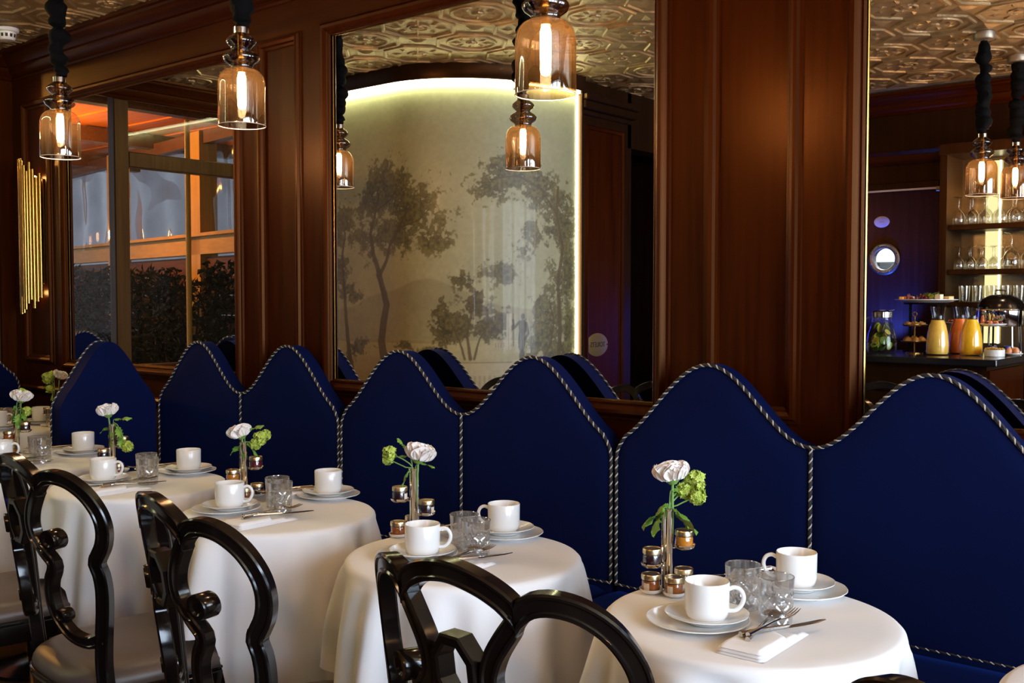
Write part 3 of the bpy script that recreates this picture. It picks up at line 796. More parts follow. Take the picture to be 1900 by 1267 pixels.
MB().box(-2.085, -2.045, YB + .024, YB + .042, 2.020, 2.052, .003).build('closer_bracket', M['steel'], door, 0)
# lit kitchen behind the porthole
kit = struct('wall_kitchen'); tag(kit, 'bright white kitchen room behind the porthole door')
MB().box(-3.4, -1.6, YB - 1.30, YB - 1.28, 0, 2.6).build('tiles', pbr('white_tiles', (.75, .8, .85), .4), kit, 0)
MB().box(-3.4, -3.38, YB - 1.30, YB - .1, 0, 2.6).build('side', pbr('white_side', (.7, .75, .8), .5), kit, 0)
MB().box(-1.62, -1.6, YB - 1.30, YB - .1, 0, 2.6).build('side', pbr('white_side2', (.7, .75, .8), .5), kit, 0)
MB().box(-3.4, -1.6, YB - 1.30, YB - .1, 2.6, 2.64).build('cover', M['porcelain'], kit, 0)
MB().box(-3.4, -1.6, YB - 1.30, YB - .1, -.02, 0).build('ground', M['porcelain'], kit, 0)
sh = thing('kitchen_shelf', 'white kitchen shelf seen through the porthole', 'shelf', (-2.62, YB - 1.16, 1.655))
MB().box(-.4, .4, -.12, .12, -.02, 0).build('board', M['porcelain'], sh, 0)
for x in (-.3, .02, .3): MB().box(x - .012, x + .012, -.115, .05, -.16, -.02).build('bracket', M['steel'], sh, 0)
rj = thing('kitchen_pot', 'red pot standing on the kitchen shelf behind the porthole', 'pot', (-2.62, YB - 1.16, 1.655))
MB().lathe([(0, 0), (.055, 0), (.062, .01), (.062, .085), (.058, .085), (.056, .012), (0, .012)], 20).build('body', pbr('red_enamel', (.55, .06, .03), .3), rj)
MB().lathe([(.064, .085), (.064, .092), (.03, .104), (0, .106)], 20).build('lid', pbr('orange_enamel', (.6, .15, .03), .3), rj)
MB().ball((0, 0, .114), .010).build('knob', M['steel'], rj)
kl = thing('kitchen_lamp', 'round lamp lighting the kitchen behind the porthole door', 'lamp', (-2.5, YB - .7, 2.6))
MB().lathe([(0, 0), (.12, 0), (.12, -.03), (0, -.04)], 20).build('diffuser', glow('kitchen_light', (.85, .93, 1.0), 200), kl)
t = thing('oval_sign', 'pale oval plaque on the door above the porthole', 'sign', (-2.435, YB - .019, 1.853))
MB().grid(lambda u, v: (.050 * v * math.cos(TAU * u), .003 * (1 - v ** 4), .036 * v * math.sin(TAU * u)), 32, 5, cu=True).build('plate', pbr('pale_enamel', (.62, .58, .62), .35), t)
for x in (-.010, .0, .010): MB().ball((x, .0032, .0), .0022, 8, 5).build('mark', mdark, t)
# back bar: frame, shelves, mirrored back, lit strip
bb = thing('back_bar', 'dark wooden back bar shelving with pale lit strip', 'shelving', (-1.30, YB, 0))
MB().box(-.68, -.64, .0, .30, 0, 2.20).build('upright', M['wood_dark'], bb, 0)
MB().box(.96, 1.0, .0, .30, 0, 2.20).build('upright', M['wood_dark'], bb, 0)
MB().box(-.68, 1.0, .0, .32, 2.20, 2.26).build('top', M['wood_dark'], bb, 0)
MB().box(-.64, .96, .0, .34, 0, .92).build('cupboard', M['wood_dark'], bb, 0)
MB().box(-.64, .96, .0, .36, .92, .95).build('worktop', M['black_worktop'], bb, 0)
SHELF = [1.345, 1.535, 1.795]
for z in SHELF: MB().box(-.64, .96, .03, .27, z - .032, z, .003).build('shelf', M['wood_dark'], bb, 0)
MB().box(-.64, .96, .002, .010, .95, 2.20).build('back_panel', pbr('antique_bronze_mirror', (.28, .22, .13), .22, .9), bb, 0)
MB().box(-.50, -.415, .010, .020, 1.10, 2.18).build('lit_strip', glow('lit_panel', (.95, .85, .42), .55), bb, 0)
MB().box(-.425, -.415, .018, .026, 1.10, 2.18).build('led_line', glow('lit_edge', (1.0, .95, .62), 3.2), bb, 0)
# right end wall with the street windows (behind and beside the camera)
wr = struct('wall_right'); tag(wr, 'wall with street windows beside the viewer')
MB().box(XR, XR + .1, YB, .0, 0, .74).build('lower_wall', M['wood_v'], wr, 0)
MB().box(XR, XR + .1, YB, .0, 2.50, CEIL).build('upper_wall', M['wood_v'], wr, 0)
for a, b in ((YB, -3.65), (-2.70, -2.50), (-1.50, -1.30), (-.35, .0)): MB().box(XR, XR + .1, a, b, .74, 2.50).build('pier', M['wood_v'], wr, 0)
w2 = struct('window_2'); tag(w2, 'street windows letting in blue daylight')
for a, b in ((-3.65, -2.70), (-2.50, -1.50), (-1.30, -.35)):
    MB().add([(XR + .05, a, .74), (XR + .05, b, .74), (XR + .05, b, 2.5), (XR + .05, a, 2.5)], [(0, 1, 2, 3)]).build('pane', M['window_glass'], w2, 0)
    MB().box(XR + .02, XR + .07, (a + b) / 2 - .02, (a + b) / 2 + .02, .74, 2.5).build('glazing_bar', M['wood_dark'], w2, 0)
# ================================================================== banquettes
ZP, ZV, ZS = 1.183, .985, .53        # peak, valley and seat heights of the scalloped backs
def bell_top(t):
    """height along one scallop, t 0..1 from edge to edge"""
    c = .5 - .5 * math.cos(TAU * t)
    return ZV + (ZP - ZV) * (c ** 1.0)
def back_profile(x0, x1, left_end, right_end, n=40):
    """outline points (x, z) of one scallop from lower left to lower right"""
    P = []
    r = .030
    for i in range(n + 1):
        t = i / n; x = x0 + (x1 - x0) * t; z = bell_top(t)
        if left_end and t < .30:
            k = (.30 - t) / .30; z -= .032 * k ** 2.0
        if right_end and t > .70:
            k = (t - .70) / .30; z -= .032 * k ** 2.0
        P.append((x, z))
    def corner(P, sgn):
        x, z = P[0]
        q = [(x, z - .055), (x + sgn * .0015, z - .038), (x + sgn * .006, z - .022), (x + sgn * .014, z - .008)]
        rest = [p for p in P if abs(p[0] - x) > .024]
        return q + rest
    if left_end: P = corner(P, 1)
    if right_end: P = corner(P[::-1], -1)[::-1]
    return P
def back_panel(P, zb, y0, th, puff, fn):
    """upholstered board: front face pillowed, rounded rim, flat back"""
    mb = MB(); n = len(P); rows = 12
    x0, x1 = P[0][0], P[-1][0]; w = x1 - x0
    V = []
    def face(yoff, puffy):
        for i, (x, zt) in enumerate(P):
            for j in range(rows + 1):
                v = j / rows; z = zb + (zt - zb) * v
                u = (x - x0) / w
                e = max(0.0, min(1.0, min(u, 1 - u) * w / .05)); e2 = min(1.0, (zt - z) / .05); e3 = min(1.0, (z - zb) / .05)
                k = (math.sin(PI / 2 * max(0, min(1, e))) * math.sin(PI / 2 * max(0, e2)) * math.sin(PI / 2 * max(0, e3))) ** .6
                V.append(fn(x, yoff - puffy * k - 0.0, z))
    face(y0, puff); face(y0 + th, 0.0)
    m1 = rows + 1; F = []
    for i in range(n - 1):
        for j in range(rows):
            a, b, c, d = i * m1 + j, (i + 1) * m1 + j, (i + 1) * m1 + j + 1, i * m1 + j + 1
            F.append((a, b, c, d)); o = n * m1
            F.append((a + o, d + o, c + o, b + o))
    o = n * m1
    for i in range(n - 1):
        t0, t1 = i * m1 + rows, (i + 1) * m1 + rows
        F.append((t0, t1, t1 + o, t0 + o)); F.append((i * m1, i * m1 + o, (i + 1) * m1 + o, (i + 1) * m1))
    for j in range(rows):
        F.append((j, j + 1, j + 1 + o, j + o)); b = (n - 1) * m1
        F.append((b + j, b + j + o, b + j + 1 + o, b + j + 1))
    return mb.add(V, F)
def rope(parent, pts, name='piping', r=.0040, pitch=.024):
    """twisted two-colour cord along 3-D points"""
    pts = [Vector(p) for p in pts]
    d = [0.0]
    for a, b in zip(pts, pts[1:]): d.append(d[-1] + (b - a).length)
    L_ = d[-1]; n = max(8, int(L_ / pitch * 6)); res = []; k = 0
    for i in range(n + 1):
        s = L_ * i / n
        while k < len(d) - 2 and d[k + 1] < s: k += 1
        f = (s - d[k]) / max(1e-9, d[k + 1] - d[k]); res.append((pts[k].lerp(pts[k + 1], f), s))
    root = None
    for q, (nm, mat) in enumerate((('dark_strand', M['cord_b']), ('pale_strand', M['cord_w']))):
        path = []; prev = None
        for i, (p, s) in enumerate(res):
            t = (res[min(i + 1, n)][0] - res[max(i - 1, 0)][0]).normalized()
            if prev is None: u = t.orthogonal().normalized()
            else: u = (prev - t * prev.dot(t)).normalized()
            prev = u; w = t.cross(u); a = TAU * s / pitch + q * PI
            path.append(p + (u * math.cos(a) + w * math.sin(a)) * r * (.25, .80)[q])
        o = MB().tube(path, r * (1.18, .55)[q], 6).build(name if root is None else nm, mat, root if root else parent)
        if root is None: root = o
    return root
SW = 1.195           # width of a two-place banquette
SB = -.100           # front of the backs
def make_banquette():
    t = thing('banquette', '', 'banquette')
    h = SW / 2 - .008
    for sgn in (-1, 1):
        P = back_profile(-h, -.001, True, False) if sgn < 0 else back_profile(.001, h, False, True)
        back_panel(P, ZS - .06, SB, .056, .008, lambda x, y, z: (x, y, z)).build('backrest', M['velvet'], t, 50)
    PL = back_profile(-h, 0, True, False); PR_ = back_profile(0, h, False, True)
    path = [(-h, ZS + .005)] + PL + PR_[1:] + [(h, ZS + .005)]
    rope(t, [(x, SB - .003, z) for x, z in path])
    rope(t, [(0, SB - .004, ZV - .002), (0, SB - .005, ZS + .005)], 'seam_cord')
    rope(t, [(-h, SB - .006, ZS + .004), (h, SB - .006, ZS + .004)], 'lower_cord', .0028)
    # seat and plinth
    def cushion(u, v):
        a = TAU * v
        cx_, cz_ = -.27, -.0
        c, s = math.cos(a), math.sin(a)
        e = 7.0
        k = (abs(c) ** e + abs(s) ** e) ** (-1 / e)
        y = SB - .235 + .225 * c * k; z = ZS - .055 + .055 * s * k
        x = -h + 2 * h * u
        q = min(1.0, min(u, 1 - u) * 2 * h / .03)
        return (x, y, ZS - .055 + (z - ZS + .055) * (.75 + .25 * math.sin(PI / 2 * q)))
    mb = MB().grid(cushion, 40, 32, False, True)
    mb.f.append(tuple(range(32))); mb.f.append(tuple(range(39 * 32, 40 * 32))[::-1])
    mb.build('seat_cushion', M['velvet'], t, 60)
    MB().box(-h, h, SB - .44, SB + .05, .10, ZS - .11, .01).build('base', M['velvet'], t)
    MB().box(-h + .02, h - .02, SB - .40, SB + .03, 0, .10).build('plinth', M['wood_dark'], t, 0)
    return t
bq = make_banquette()
sofas = [(-1.090, 'nearest navy velvet banquette with scalloped back below the wide wooden panel'),
         (-2.288, 'navy velvet banquette with scalloped back below the mural mirror'),
         (-3.484, 'navy velvet banquette with scalloped back beside the high blue wing panel'),
         (.108, 'navy velvet banquette mostly cut off by the picture edge at the bar mirror')]
for i, (x, lb) in enumerate(sofas):
    o = bq if i == 0 else dup(bq)
    o.location = (x, 0, 0); tag(o, lb, group='scalloped banquettes along the mirror wall')
# booth: a high wing turned away from us, and the seat on the end wall
def make_side_bench(name, label, loc, rz, width):
    t = thing(name, label, 'banquette', loc, rz, 'benches of the corner booth')
    P = back_profile(-width / 2, width / 2, True, True)
    back_panel(P, .10, 0, .072, .006, lambda x, y, z: (x, y, z)).build('backrest', M['velvet'], t, 50)
    rope(t, [(x, -.003, z) for x, z in [(P[0][0], .45)] + P + [(P[-1][0], .45)]])
    MB().box(-width / 2 + .005, width / 2 - .005, -.45, -.005, ZS - .11, ZS, .03).build('seat_cushion', M['velvet'], t)
    MB().box(-width / 2 + .005, width / 2 - .005, -.43, -.0, .10, ZS - .11, .01).build('base', M['velvet'], t)
    MB().box(-width / 2 + .02, width / 2 - .02, -.40, -.02, 0, .10).build('plinth', M['wood_dark'], t, 0)
    return t
make_side_bench('booth_bench', 'navy velvet booth bench turned sideways showing its plain high back', (-4.165, -.322, 0), -PI / 2, .430)
make_side_bench('booth_bench', 'navy velvet booth bench standing against the end wall below the window', (XE + .085, -.322, 0), PI / 2, .56)
# ================================================================== pendant lamps
M['glass_lip'] = pbr('pale_glass_lip', (.75, .62, .48), .15)
def make_pendant(h_top):
    """origin at the rim of the glass bell; h_top = height of the ceiling above it"""
    t = thing('pendant_lamp', '', 'pendant lamp')
    R_ = .071
    bell = [(R_, 0), (R_ + .0005, .006), (R_, .05), (R_, .120), (.0695, .134), (.066, .147), (.060, .157), (.052, .1645), (.043, .169), (.035, .1715)]
    MB().lathe(bell, 48).build('glass_shade', M['smoked'], t, 60)
    torus(MB(), (0, 0, .0005), R_, .0013, 'z', 48, 6).build('rim', M['glass_lip'], t)
    z0 = .1715
    MB().lathe([(.035, z0), (.0335, z0 + .006), (.037, z0 + .011), (.050, z0 + .020), (.0555, z0 + .030), (.0545, z0 + .037), (.046, z0 + .046), (.034, z0 + .053), (.029, z0 + .058)], 40).build('lower_ring', M['smoked_dark'], t, 60)
    MB().lathe([(.029, z0 + .058), (.030, z0 + .062), (.039, z0 + .070), (.0455, z0 + .079), (.044, z0 + .086), (.036, z0 + .094), (.026, z0 + .101), (.023, z0 + .106)], 40).build('upper_ring', M['smoked_dark'], t, 60)
    MB().lathe([(0, z0 + .104), (.024, z0 + .104), (.024, z0 + .122), (.020, z0 + .126), (0, z0 + .126)], 24).build('collar', M['chrome'], t)
    MB().lathe([(0, z0 + .104), (.012, z0 + .104), (.012, z0 + .03), (.0145, z0 + .028), (.0145, z0 - .012), (0, z0 - .014)], 16).build('socket', M['brass'], t)
    MB().lathe([(.009, z0 - .014), (.0125, z0 - .026), (.0125, z0 - .088), (.009, z0 - .097), (0, z0 - .100)], 20).build('bulb', M['bulb_glass'], t)
    zc = z0 + .126
    rn = random.Random(int(h_top * 1000) + 3); lumps = []; z = zc + .012
    while z < h_top - .05:
        lumps.append((z, rn.uniform(.026, .041), rn.uniform(.022, .036), rn.uniform(-.011, .011), rn.uniform(-.011, .011))); z += rn.uniform(.034, .058)
    m = int((h_top - zc - .03) / .006)
    def fn(u, v):
        z = zc + (h_top - .040 - zc) * u; r = .016; dx = dy = 0.0; wt = 1e-6
        for (zi, ri, hi, ax, ay) in lumps:
            q = 1 - ((z - zi) / hi) ** 2
            if q > 0:
                r = max(r, .014 + (ri - .014) * math.sqrt(q)); dx += ax * q; dy += ay * q; wt += q
        k = 1 / max(1.0, wt); a = TAU * v
        r *= 1 + .22 * noise.noise((math.cos(a) * 2.0, math.sin(a) * 2.0, z * 34 + h_top))
        if u < .03: r = min(r, .020)
        return (dx * k + r * math.cos(a), dy * k + r * math.sin(a), z)
    MB().grid(fn, m, 16, False, True).build('cloth_sleeve', M['sleeve'], t, 50)
    MB().tube([(0, 0, h_top - .06), (0, 0, h_top - .01)], .005, 8).build('cord', M['brass'], t)
    MB().lathe([(0, h_top - .034), (.046, h_top - .034), (.050, h_top - .028), (.050, h_top), (0, h_top)], 28).build('canopy', pbr('ceiling_rose', (.30, .25, .19), .4, .6), t)
    return t
PY = -.676
pend = [((-3.780, PY, 1.888), 'smoked glass pendant lamp hanging before the wall sconce', 0),
        ((-2.662, PY, 1.886), 'smoked glass pendant lamp hanging before the terrace mirror', 0),
        ((-1.496, PY, 1.834), 'largest smoked glass pendant lamp hanging before the mural mirror', 0),
        ((-.340, PY, 1.86), 'added unseen smoked glass pendant lamp over the table at the picture edge', 0),  # unseen, added past the frame for more light on the tables
        ((.820, PY, 1.86), 'added unseen smoked glass pendant lamp over the aisle beside the viewer', 0),  # second unseen lamp carrying the row on, added for its light
        ((-.78, -3.06, 1.87), 'added unseen smoked glass pendant lamp beside the corner one of the bar', 1),  # this and the next two: unseen, added to brighten the near cloth sides
        ((.08, -3.06, 1.87), 'added unseen smoked glass pendant lamp behind the viewer', 1),
        ((.94, -3.06, 1.87), 'added unseen smoked glass pendant lamp behind the viewer nearest the street windows', 1),
        ((-1.487, -2.753, 1.866), 'smoked glass pendant lamp over the corner of the bar counter', 1),
        ((-1.489, -3.368, 1.896), 'smoked glass pendant lamp over the bar aisle before the glass shelves', 1)]
for loc, lb, g in pend:
    o = make_pendant(CEIL + .004 - loc[2]); o.location = loc
    tag(o, lb, group=('pendant lamps over the table row', 'pendant lamps over the bar')[g])
    o.rotation_euler = (0, 0, loc[0] * 3.1)
# ================================================================== tube sconce
sc = thing('wall_sconce', 'brass wall sconce made of bundled vertical tubes', 'wall lamp', (-5.325, -.0, 1.32))
MB().box(-.045, .045, -.012, -.002, .12, .66, .004).build('back_plate', M['brass'], sc, 0)
rs = random.Random(3)
tubes = [(-.088 + .0125 * k, -.046 - .055 * math.sin(PI * k / 14), [.012, .03, -.006, -.02, .045, .0, -.034, .055, -.028, -.01, .02, .04, -.004, .03, .05][k], [.70, .73, .765, .74, .71, .755, .735, .70, .745, .72, .69, .735, .70, .66, .68][k]) for k in range(15)]
for x, y, z0, z1 in tubes:
    MB().lathe([(.0062, z0), (.0088, z0), (.0088, z1), (.0062, z1), (.0062, z0)], 16, (x, y, 0)).build('tube', M['brass'], sc, 40)
for z in (.24, .52): MB().tube([(-.085, -.050, z), (-.05, -.068, z), (0, -.074, z), (.05, -.066, z), (.078, -.048, z)], .005, 8).build('bracket', M['brass'], sc)
for z in (.075, .665): MB().ball((0, -.030, z), .011).build('bulb', glow('sconce_bulb', (1.0, .50, .14), 26), sc)
# ================================================================== tables and cloths
TZ = .760
def make_table():
    t = thing('pedestal_table', '', 'table')
    MB().lathe([(0, TZ - .030), (.262, TZ - .030), (.270, TZ - .022), (.270, TZ - .008), (.266, TZ - .006), (0, TZ - .006)], 48).build('top', M['wood_dark'], t)
    MB().lathe([(0, .03), (.035, .03), (.035, .10), (.026, .14), (.026, .62), (.040, .68), (.10, .726), (0, .73)], 20).build('column', M['black_lacquer'], t)
    MB().lathe([(0, 0), (.165, 0), (.165, .012), (.10, .028), (.04, .045), (0, .045)], 32).build('base', M['black_lacquer'], t)
    return t
CHAIR_AT = [(-.992, -1.246), (-1.716, -1.246), (-2.474, -1.175), (-3.22, -1.17), (-.200, -1.275)]
def cloth_mesh(seed, cx_, cy, small=False):
    rn = random.Random(seed); ph = [rn.uniform(0, TAU) for _ in range(8)]
    NT, NR, ND = 168, 9, 30; R0 = .262 if not small else .205
    def fold(th):
        f = .50 * math.cos(9 * th + ph[0] + .7 * math.sin(th + ph[3])) + .42 * math.cos(14 * th + ph[1] + .9 * math.sin(2 * th + ph[4])) + .25 * math.cos(5 * th + ph[2])
        return f
    V = []; F = []
    V.append((0, 0, TZ))
    for j in range(1, NR + 1):
        r = R0 * j / NR
        for i in range(NT):
            th = TAU * i / NT; V.append((r * math.cos(th), r * math.sin(th), TZ + .0006 * noise.noise((r * 30 * math.cos(th), r * 30 * math.sin(th), seed))))
    for j in range(1, ND + 1):
        v = j / ND
        for i in range(NT):
            th = TAU * i / NT; f = fold(th)
            hem = .345 + .035 * math.cos(4 * th + ph[5]) + .012 * f
            lift = min(1.0, max(0.0, (cy + .30 * math.sin(th) + .64) / .04))
            if small: lift = 1.0
            hem = hem * (1 - lift) + (.556 + .008 * f) * lift
            qx, qy = cx_ + .315 * math.cos(th), cy + .315 * math.sin(th)
            for (hx, hy) in CHAIR_AT:                  # the cloth lies on a chair seat pushed under it
                e = min((.265 - abs(qx - hx)) / .04, (hy + .30 - qy) / .04 + .5, (qy - hy + .26) / .04)
                e = min(1.0, max(0.0, e)); hem = hem * (1 - e) + max(hem, .502) * e
            if v < .10:                      # the rolled edge
                a = v / .10 * PI / 2; r = R0 + .016 * math.sin(a); z = TZ - .016 * (1 - math.cos(a))
            else:
                w = (v - .10) / .90
                z = TZ - .016 - (TZ - .016 - hem) * w
                r = R0 + .016 + (.026 * (1 - (1 - w) ** 2.2) + .006 * w) * (.35 if small else 1)
                r += (.040 * f) * (.35 if small else 1) * (w ** .48) * (1 + .35 * noise.noise((3 * math.cos(th), 3 * math.sin(th), w * 2 + seed)))
                r += (.0085 * math.cos(21 * th + ph[6] + 1.3 * math.sin(3 * th + ph[7])) * (.55 + .45 * math.cos(2 * th + ph[4]))) * (w ** .42) * (.4 if small else 1)
            V.append((r * math.cos(th), r * math.sin(th), z))
    for i in range(NT): F.append((0, 1 + i, 1 + (i + 1) % NT))
    for j in range(NR + ND - 1):
        a = 1 + j * NT; b = a + NT
        for i in range(NT):
            k = (i + 1) % NT; F.append((a + i, b + i, b + k, a + k))
    mb = MB(); mb.add(V, F)
    return mb.mesh('tablecloth', M['linen'], 0)
TB = {1: (-.890, -.825), 2: (-1.630, -.815), 3: (-2.365, -.790), 4: (-3.085, -.785), 5: (-3.800, -.790), 6: (-4.88, -.33), 0: (-.170, -.825)}
TN = {1: 'nearest full table', 2: 'second table', 3: 'third table', 4: 'fourth table', 5: 'fifth table', 6: 'corner booth table', 0: 'cut-off edge table'}
tb0 = make_table()
for k in (1, 2, 3, 4, 5, 6, 0):
    o = tb0 if k == 1 else dup(tb0)
    o.location = (*TB[k], 0)
    if k == 6: o.scale = (.76, .76, 1)
    tag(o, 'round dark pedestal table hidden under the cloth of the ' + TN[k], 'table', 'round tables along the banquettes')
    c = link('tablecloth', cloth_mesh(k * 7 + 2, TB[k][0], TB[k][1], k == 6)); c.location = (TB[k][0], TB[k][1], .0015)
    for p in c.data.polygons: p.use_smooth = True
    tag(c, 'white linen tablecloth draped in folds over the ' + TN[k], 'tablecloth', 'white tablecloths')
# ================================================================== tableware prototypes
def proto_cup():
    t = thing('coffee_cup', '', 'cup')
    MB().lathe([(0, .004), (.026, .004), (.028, 0), (.031, 0), (.0375, .006), (.0405, .018), (.0410, .068), (.0400, .0695), (.0385, .068), (.0378, .020), (.034, .010), (0, .009)], 40).build('body', M['porcelain'], t, 50)
    pts = [(.0395, 0, .056), (.050, 0, .060), (.061, 0, .055), (.066, 0, .042), (.062, 0, .028), (.052, 0, .018), (.0395, 0, .016)]
    MB().tube(spline(pts, .003), .0042, 10).build('handle', M['porcelain'], t)
    return t
def scallop_lathe(prof, n, lobes, amp):
    mb = MB().lathe(prof, n); R_ = max(p[0] for p in prof)
    mb.v = [(x * k, y * k, z) for x, y, z in mb.v for k in (1 + amp * (math.hypot(x, y) / R_) ** 4 * (abs(math.cos(lobes * math.atan2(y, x) / 2)) - .5),)]
    return mb
def proto_saucer():
    t = thing('saucer', '', 'saucer')
    scallop_lathe([(0, .003), (.034, .003), (.036, 0), (.040, 0), (.042, .003), (.060, .009), (.0765, .016), (.0765, .0175), (.060, .0115), (.042, .0060), (.036, .0055), (0, .0055)], 72, 12, .012).build('dish', M['porcelain'], t, 50)
    torus(MB(), (0, 0, .0058), .031, .0011, 'z', 40, 6).build('well_ring', M['porcelain'], t)
    return t
def proto_plate():
    t = thing('side_plate', '', 'plate')
    scallop_lathe([(0, .003), (.050, .003), (.052, 0), (.056, 0), (.058, .003), (.072, .007), (.0945, .0125), (.0945, .0140), (.072, .0090), (.058, .0060), (.052, .0055), (0, .0050)], 72, 12, .012).build('dish', M['porcelain'], t, 50)
    torus(MB(), (0, 0, .0135), .0935, .0009, 'z', 60, 6).build('rim_bead', M['porcelain'], t)
    return t
M['crystal'] = thin_glass('cut_crystal', (.90, .90, .90), .02, 1, 2.3, .13, (.95, .95, .95))
def proto_tumbler():
    t = thing('crystal_tumbler', '', 'glass')
    n = 96; rows = 44; H_ = .084
    def fn(u, v):
        z = v * H_; r = .0315 + .0035 * v
        a = TAU * u
        if z < .064:
            k = 8; p = (a * k / TAU + z * 38) % 1; q = (a * k / TAU - z * 38) % 1
            g = min(abs(p - .5), abs(q - .5)) * 2                # 0 in the groove
            fade = min(1, z / .006) * min(1, (.064 - z) / .004)
            r -= .0022 * max(0, 1 - g / .30) * fade
            p3 = (a * k * 3 / TAU + z * 114) % 1; q3 = (a * k * 3 / TAU - z * 114) % 1
            if g > .34: r -= .0009 * max(0, 1 - min(abs(p3 - .5), abs(q3 - .5)) * 5) * fade
        return (r * math.cos(a), r * math.sin(a), z)
    mb = MB().grid(fn, n, rows, True, False)
    mb.lathe([(.0350, H_), (.0343, H_ + .0008), (.0332, H_), (.0318, .060), (.0290, .020), (.024, .0135), (0, .0125)], 48)
    mb.lathe([(0, .002), (.022, .002), (.026, .0), (.0315, .0)], 48)
    mb.build('bowl', M['crystal'], t, 25)
    torus(MB(), (0, 0, H_ + .0002), .0341, .0011, 'z', 48, 6).build('rim', M['crystal'], t)
    return t
def proto_napkin():
    """folded pocket; cutlery end towards +y"""
    t = thing('folded_napkin', '', 'napkin')
    def layer(x0, x1, y0, y1, z, th, seed, cut=0.0):
        def top(u, v):
            x = x0 + (x1 - x0) * u; yy1 = y1 - cut * u; y = y0 + (yy1 - y0) * v
            e = min(1, min(u, 1 - u) / .06) * min(1, min(v, 1 - v) / .05)
            return (x, y, z + th * math.sin(PI / 2 * e) ** .5 + .0016 * noise.noise((x * 22, y * 22, seed)) * e)
        mb = MB().grid(top, 16, 24)
        b = len(mb.v); mb.add([(x0, y0, z), (x1, y0, z), (x1, y1 - cut, z), (x0, y1, z)], [(0, 3, 2, 1)])
        return mb
    layer(-.042, .044, -.095, .095, 0, .005, 1).build('lower_fold', M['linen'], t, 60)
    layer(-.040, .042, -.094, .060, .0052, .005, 2).build('middle_fold', M['linen'], t, 60)
    layer(-.039, .041, -.092, .055, .0104, .006, 3, .045).build('pocket_flap', M['linen'], t, 60)
    return t
def proto_fork():
    t = thing('fork', '', 'fork')
    mb = MB()
    prof = [(-.002, -.0008), (.002, -.0008), (.002, .0008), (-.002, .0008)]
    for k in range(4):
        x = (k - 1.5) * .0052
        mb.tube([(x, .030, .0030), (x, .050, .0026), (x * 1.02, .066, .0052), (x * 1.0, .078, .0085)], [.0017, .0016, .0014, .0007], 6)
    mb.build('tines', M['steel'], t)
    def root(u, v):
        y = .008 + .026 * u; w = .0030 + .0072 * math.sin(PI / 2 * u); a = TAU * v
        return (w * math.cos(a), y, .0030 + .0013 * math.sin(a))
    MB().grid(root, 10, 12, False, True).build('root', M['steel'], t)
    MB().tube([(0, -.105, .0030), (0, -.06, .0035), (0, -.01, .0040), (0, .012, .0030)], [.0045, .0036, .0026, .0032], 8).build('handle', M['steel'], t)
    return t
def proto_knife():
    t = thing('table_knife', '', 'knife')
    out = [(-.004, .0), (.006, .0), (.0085, .03), (.0075, .065), (.0015, .090), (-.004, .078)]
    mb = MB(); n = len(out)
    mb.add([(x, y, .0022) for x, y in out] + [(x * .55, y, .0040) for x, y in out], [tuple(range(n))[::-1], tuple(range(n, 2 * n))] + [(i, (i + 1) % n, n + (i + 1) % n, n + i) for i in range(n)])
    mb.build('blade', M['steel'], t, 20)
    MB().tube([(0, -.105, .0045), (0, -.06, .0048), (0, .004, .0032)], [.0055, .0055, .0035], 8).build('handle', M['steel'], t)
    return t
def proto_spoon():
    t = thing('spoon', '', 'spoon')
    def bowl(u, v):
        y = .050 + .027 * math.cos(PI * u) * -1; w = .0185 * math.sin(PI * min(1, max(0, u))) ** .6
        x = w * (2 * v - 1); d = 1 - (2 * v - 1) ** 2
        return (x, y, .0065 - .0050 * d * math.sin(PI * u))
    MB().grid(bowl, 14, 9).build('bowl', M['steel'], t, 60)
    MB().tube([(0, -.105, .0030), (0, -.06, .0036), (0, .0, .0050), (0, .026, .0062)], [.0048, .0036, .0024, .0026], 8).build('handle', M['steel'], t)
    return t
JAM = {'honey': pbr('amber_honey', (.55, .20, .02), .1, 0, .5), 'berry': pbr('dark_berry_jam', (.022, .006, .010), .1, 0, .6, bump=(220, .4, .002)), 'peach': pbr('apricot_jam', (.34, .10, .02), .1, 0, .5), 'red': pbr('red_jam', (.10, .010, .014), .1, 0, .6, bump=(220, .4, .002)), 'pear': pbr('pale_green_jam', (.30, .26, .10), .12, 0, .5)}
M['lid'] = pbr('gold_lid', (.70, .55, .33), .28, 1)
M['paper'] = pbr('cream_paper', (.72, .62, .48), .7)
M['glassy'] = thin_glass('clear_glass', (.96, .96, .95), 0, 1, 1.5)
def proto_jar(kind):
    t = thing('jam_jar', '', 'jar')
    MB().lathe([(0, .0015), (.014, .0015), (.0172, .003), (.0178, .006), (.0178, .020), (.0165, .023), (.0, .0235)], 28).build('jam', JAM[kind], t, 50)
    MB().lathe([(0, .0), (.0150, .0), (.0184, .0025), (.0190, .006), (.0190, .020), (.0178, .0235), (.0175, .026)], 28).build('glass', M['glassy'], t, 50)
    MB().lathe([(.0192, .0255), (.0198, .026), (.0198, .0345), (.0190, .0362), (.0172, .0362), (.0168, .0355), (0, .0355)], 36).build('lid', M['lid'], t, 30)
    MB().grid(lambda u, v: (.0193 * math.cos(-.32 + .64 * u), .0193 * math.sin(-.32 + .64 * u), .004 + .016 * v), 8, 2).build('paper_label', M['paper'], t)
    return t
M['vase_glass'] = thin_glass('vase_glass', (.90, .90, .88), 0, 1, 1.55)
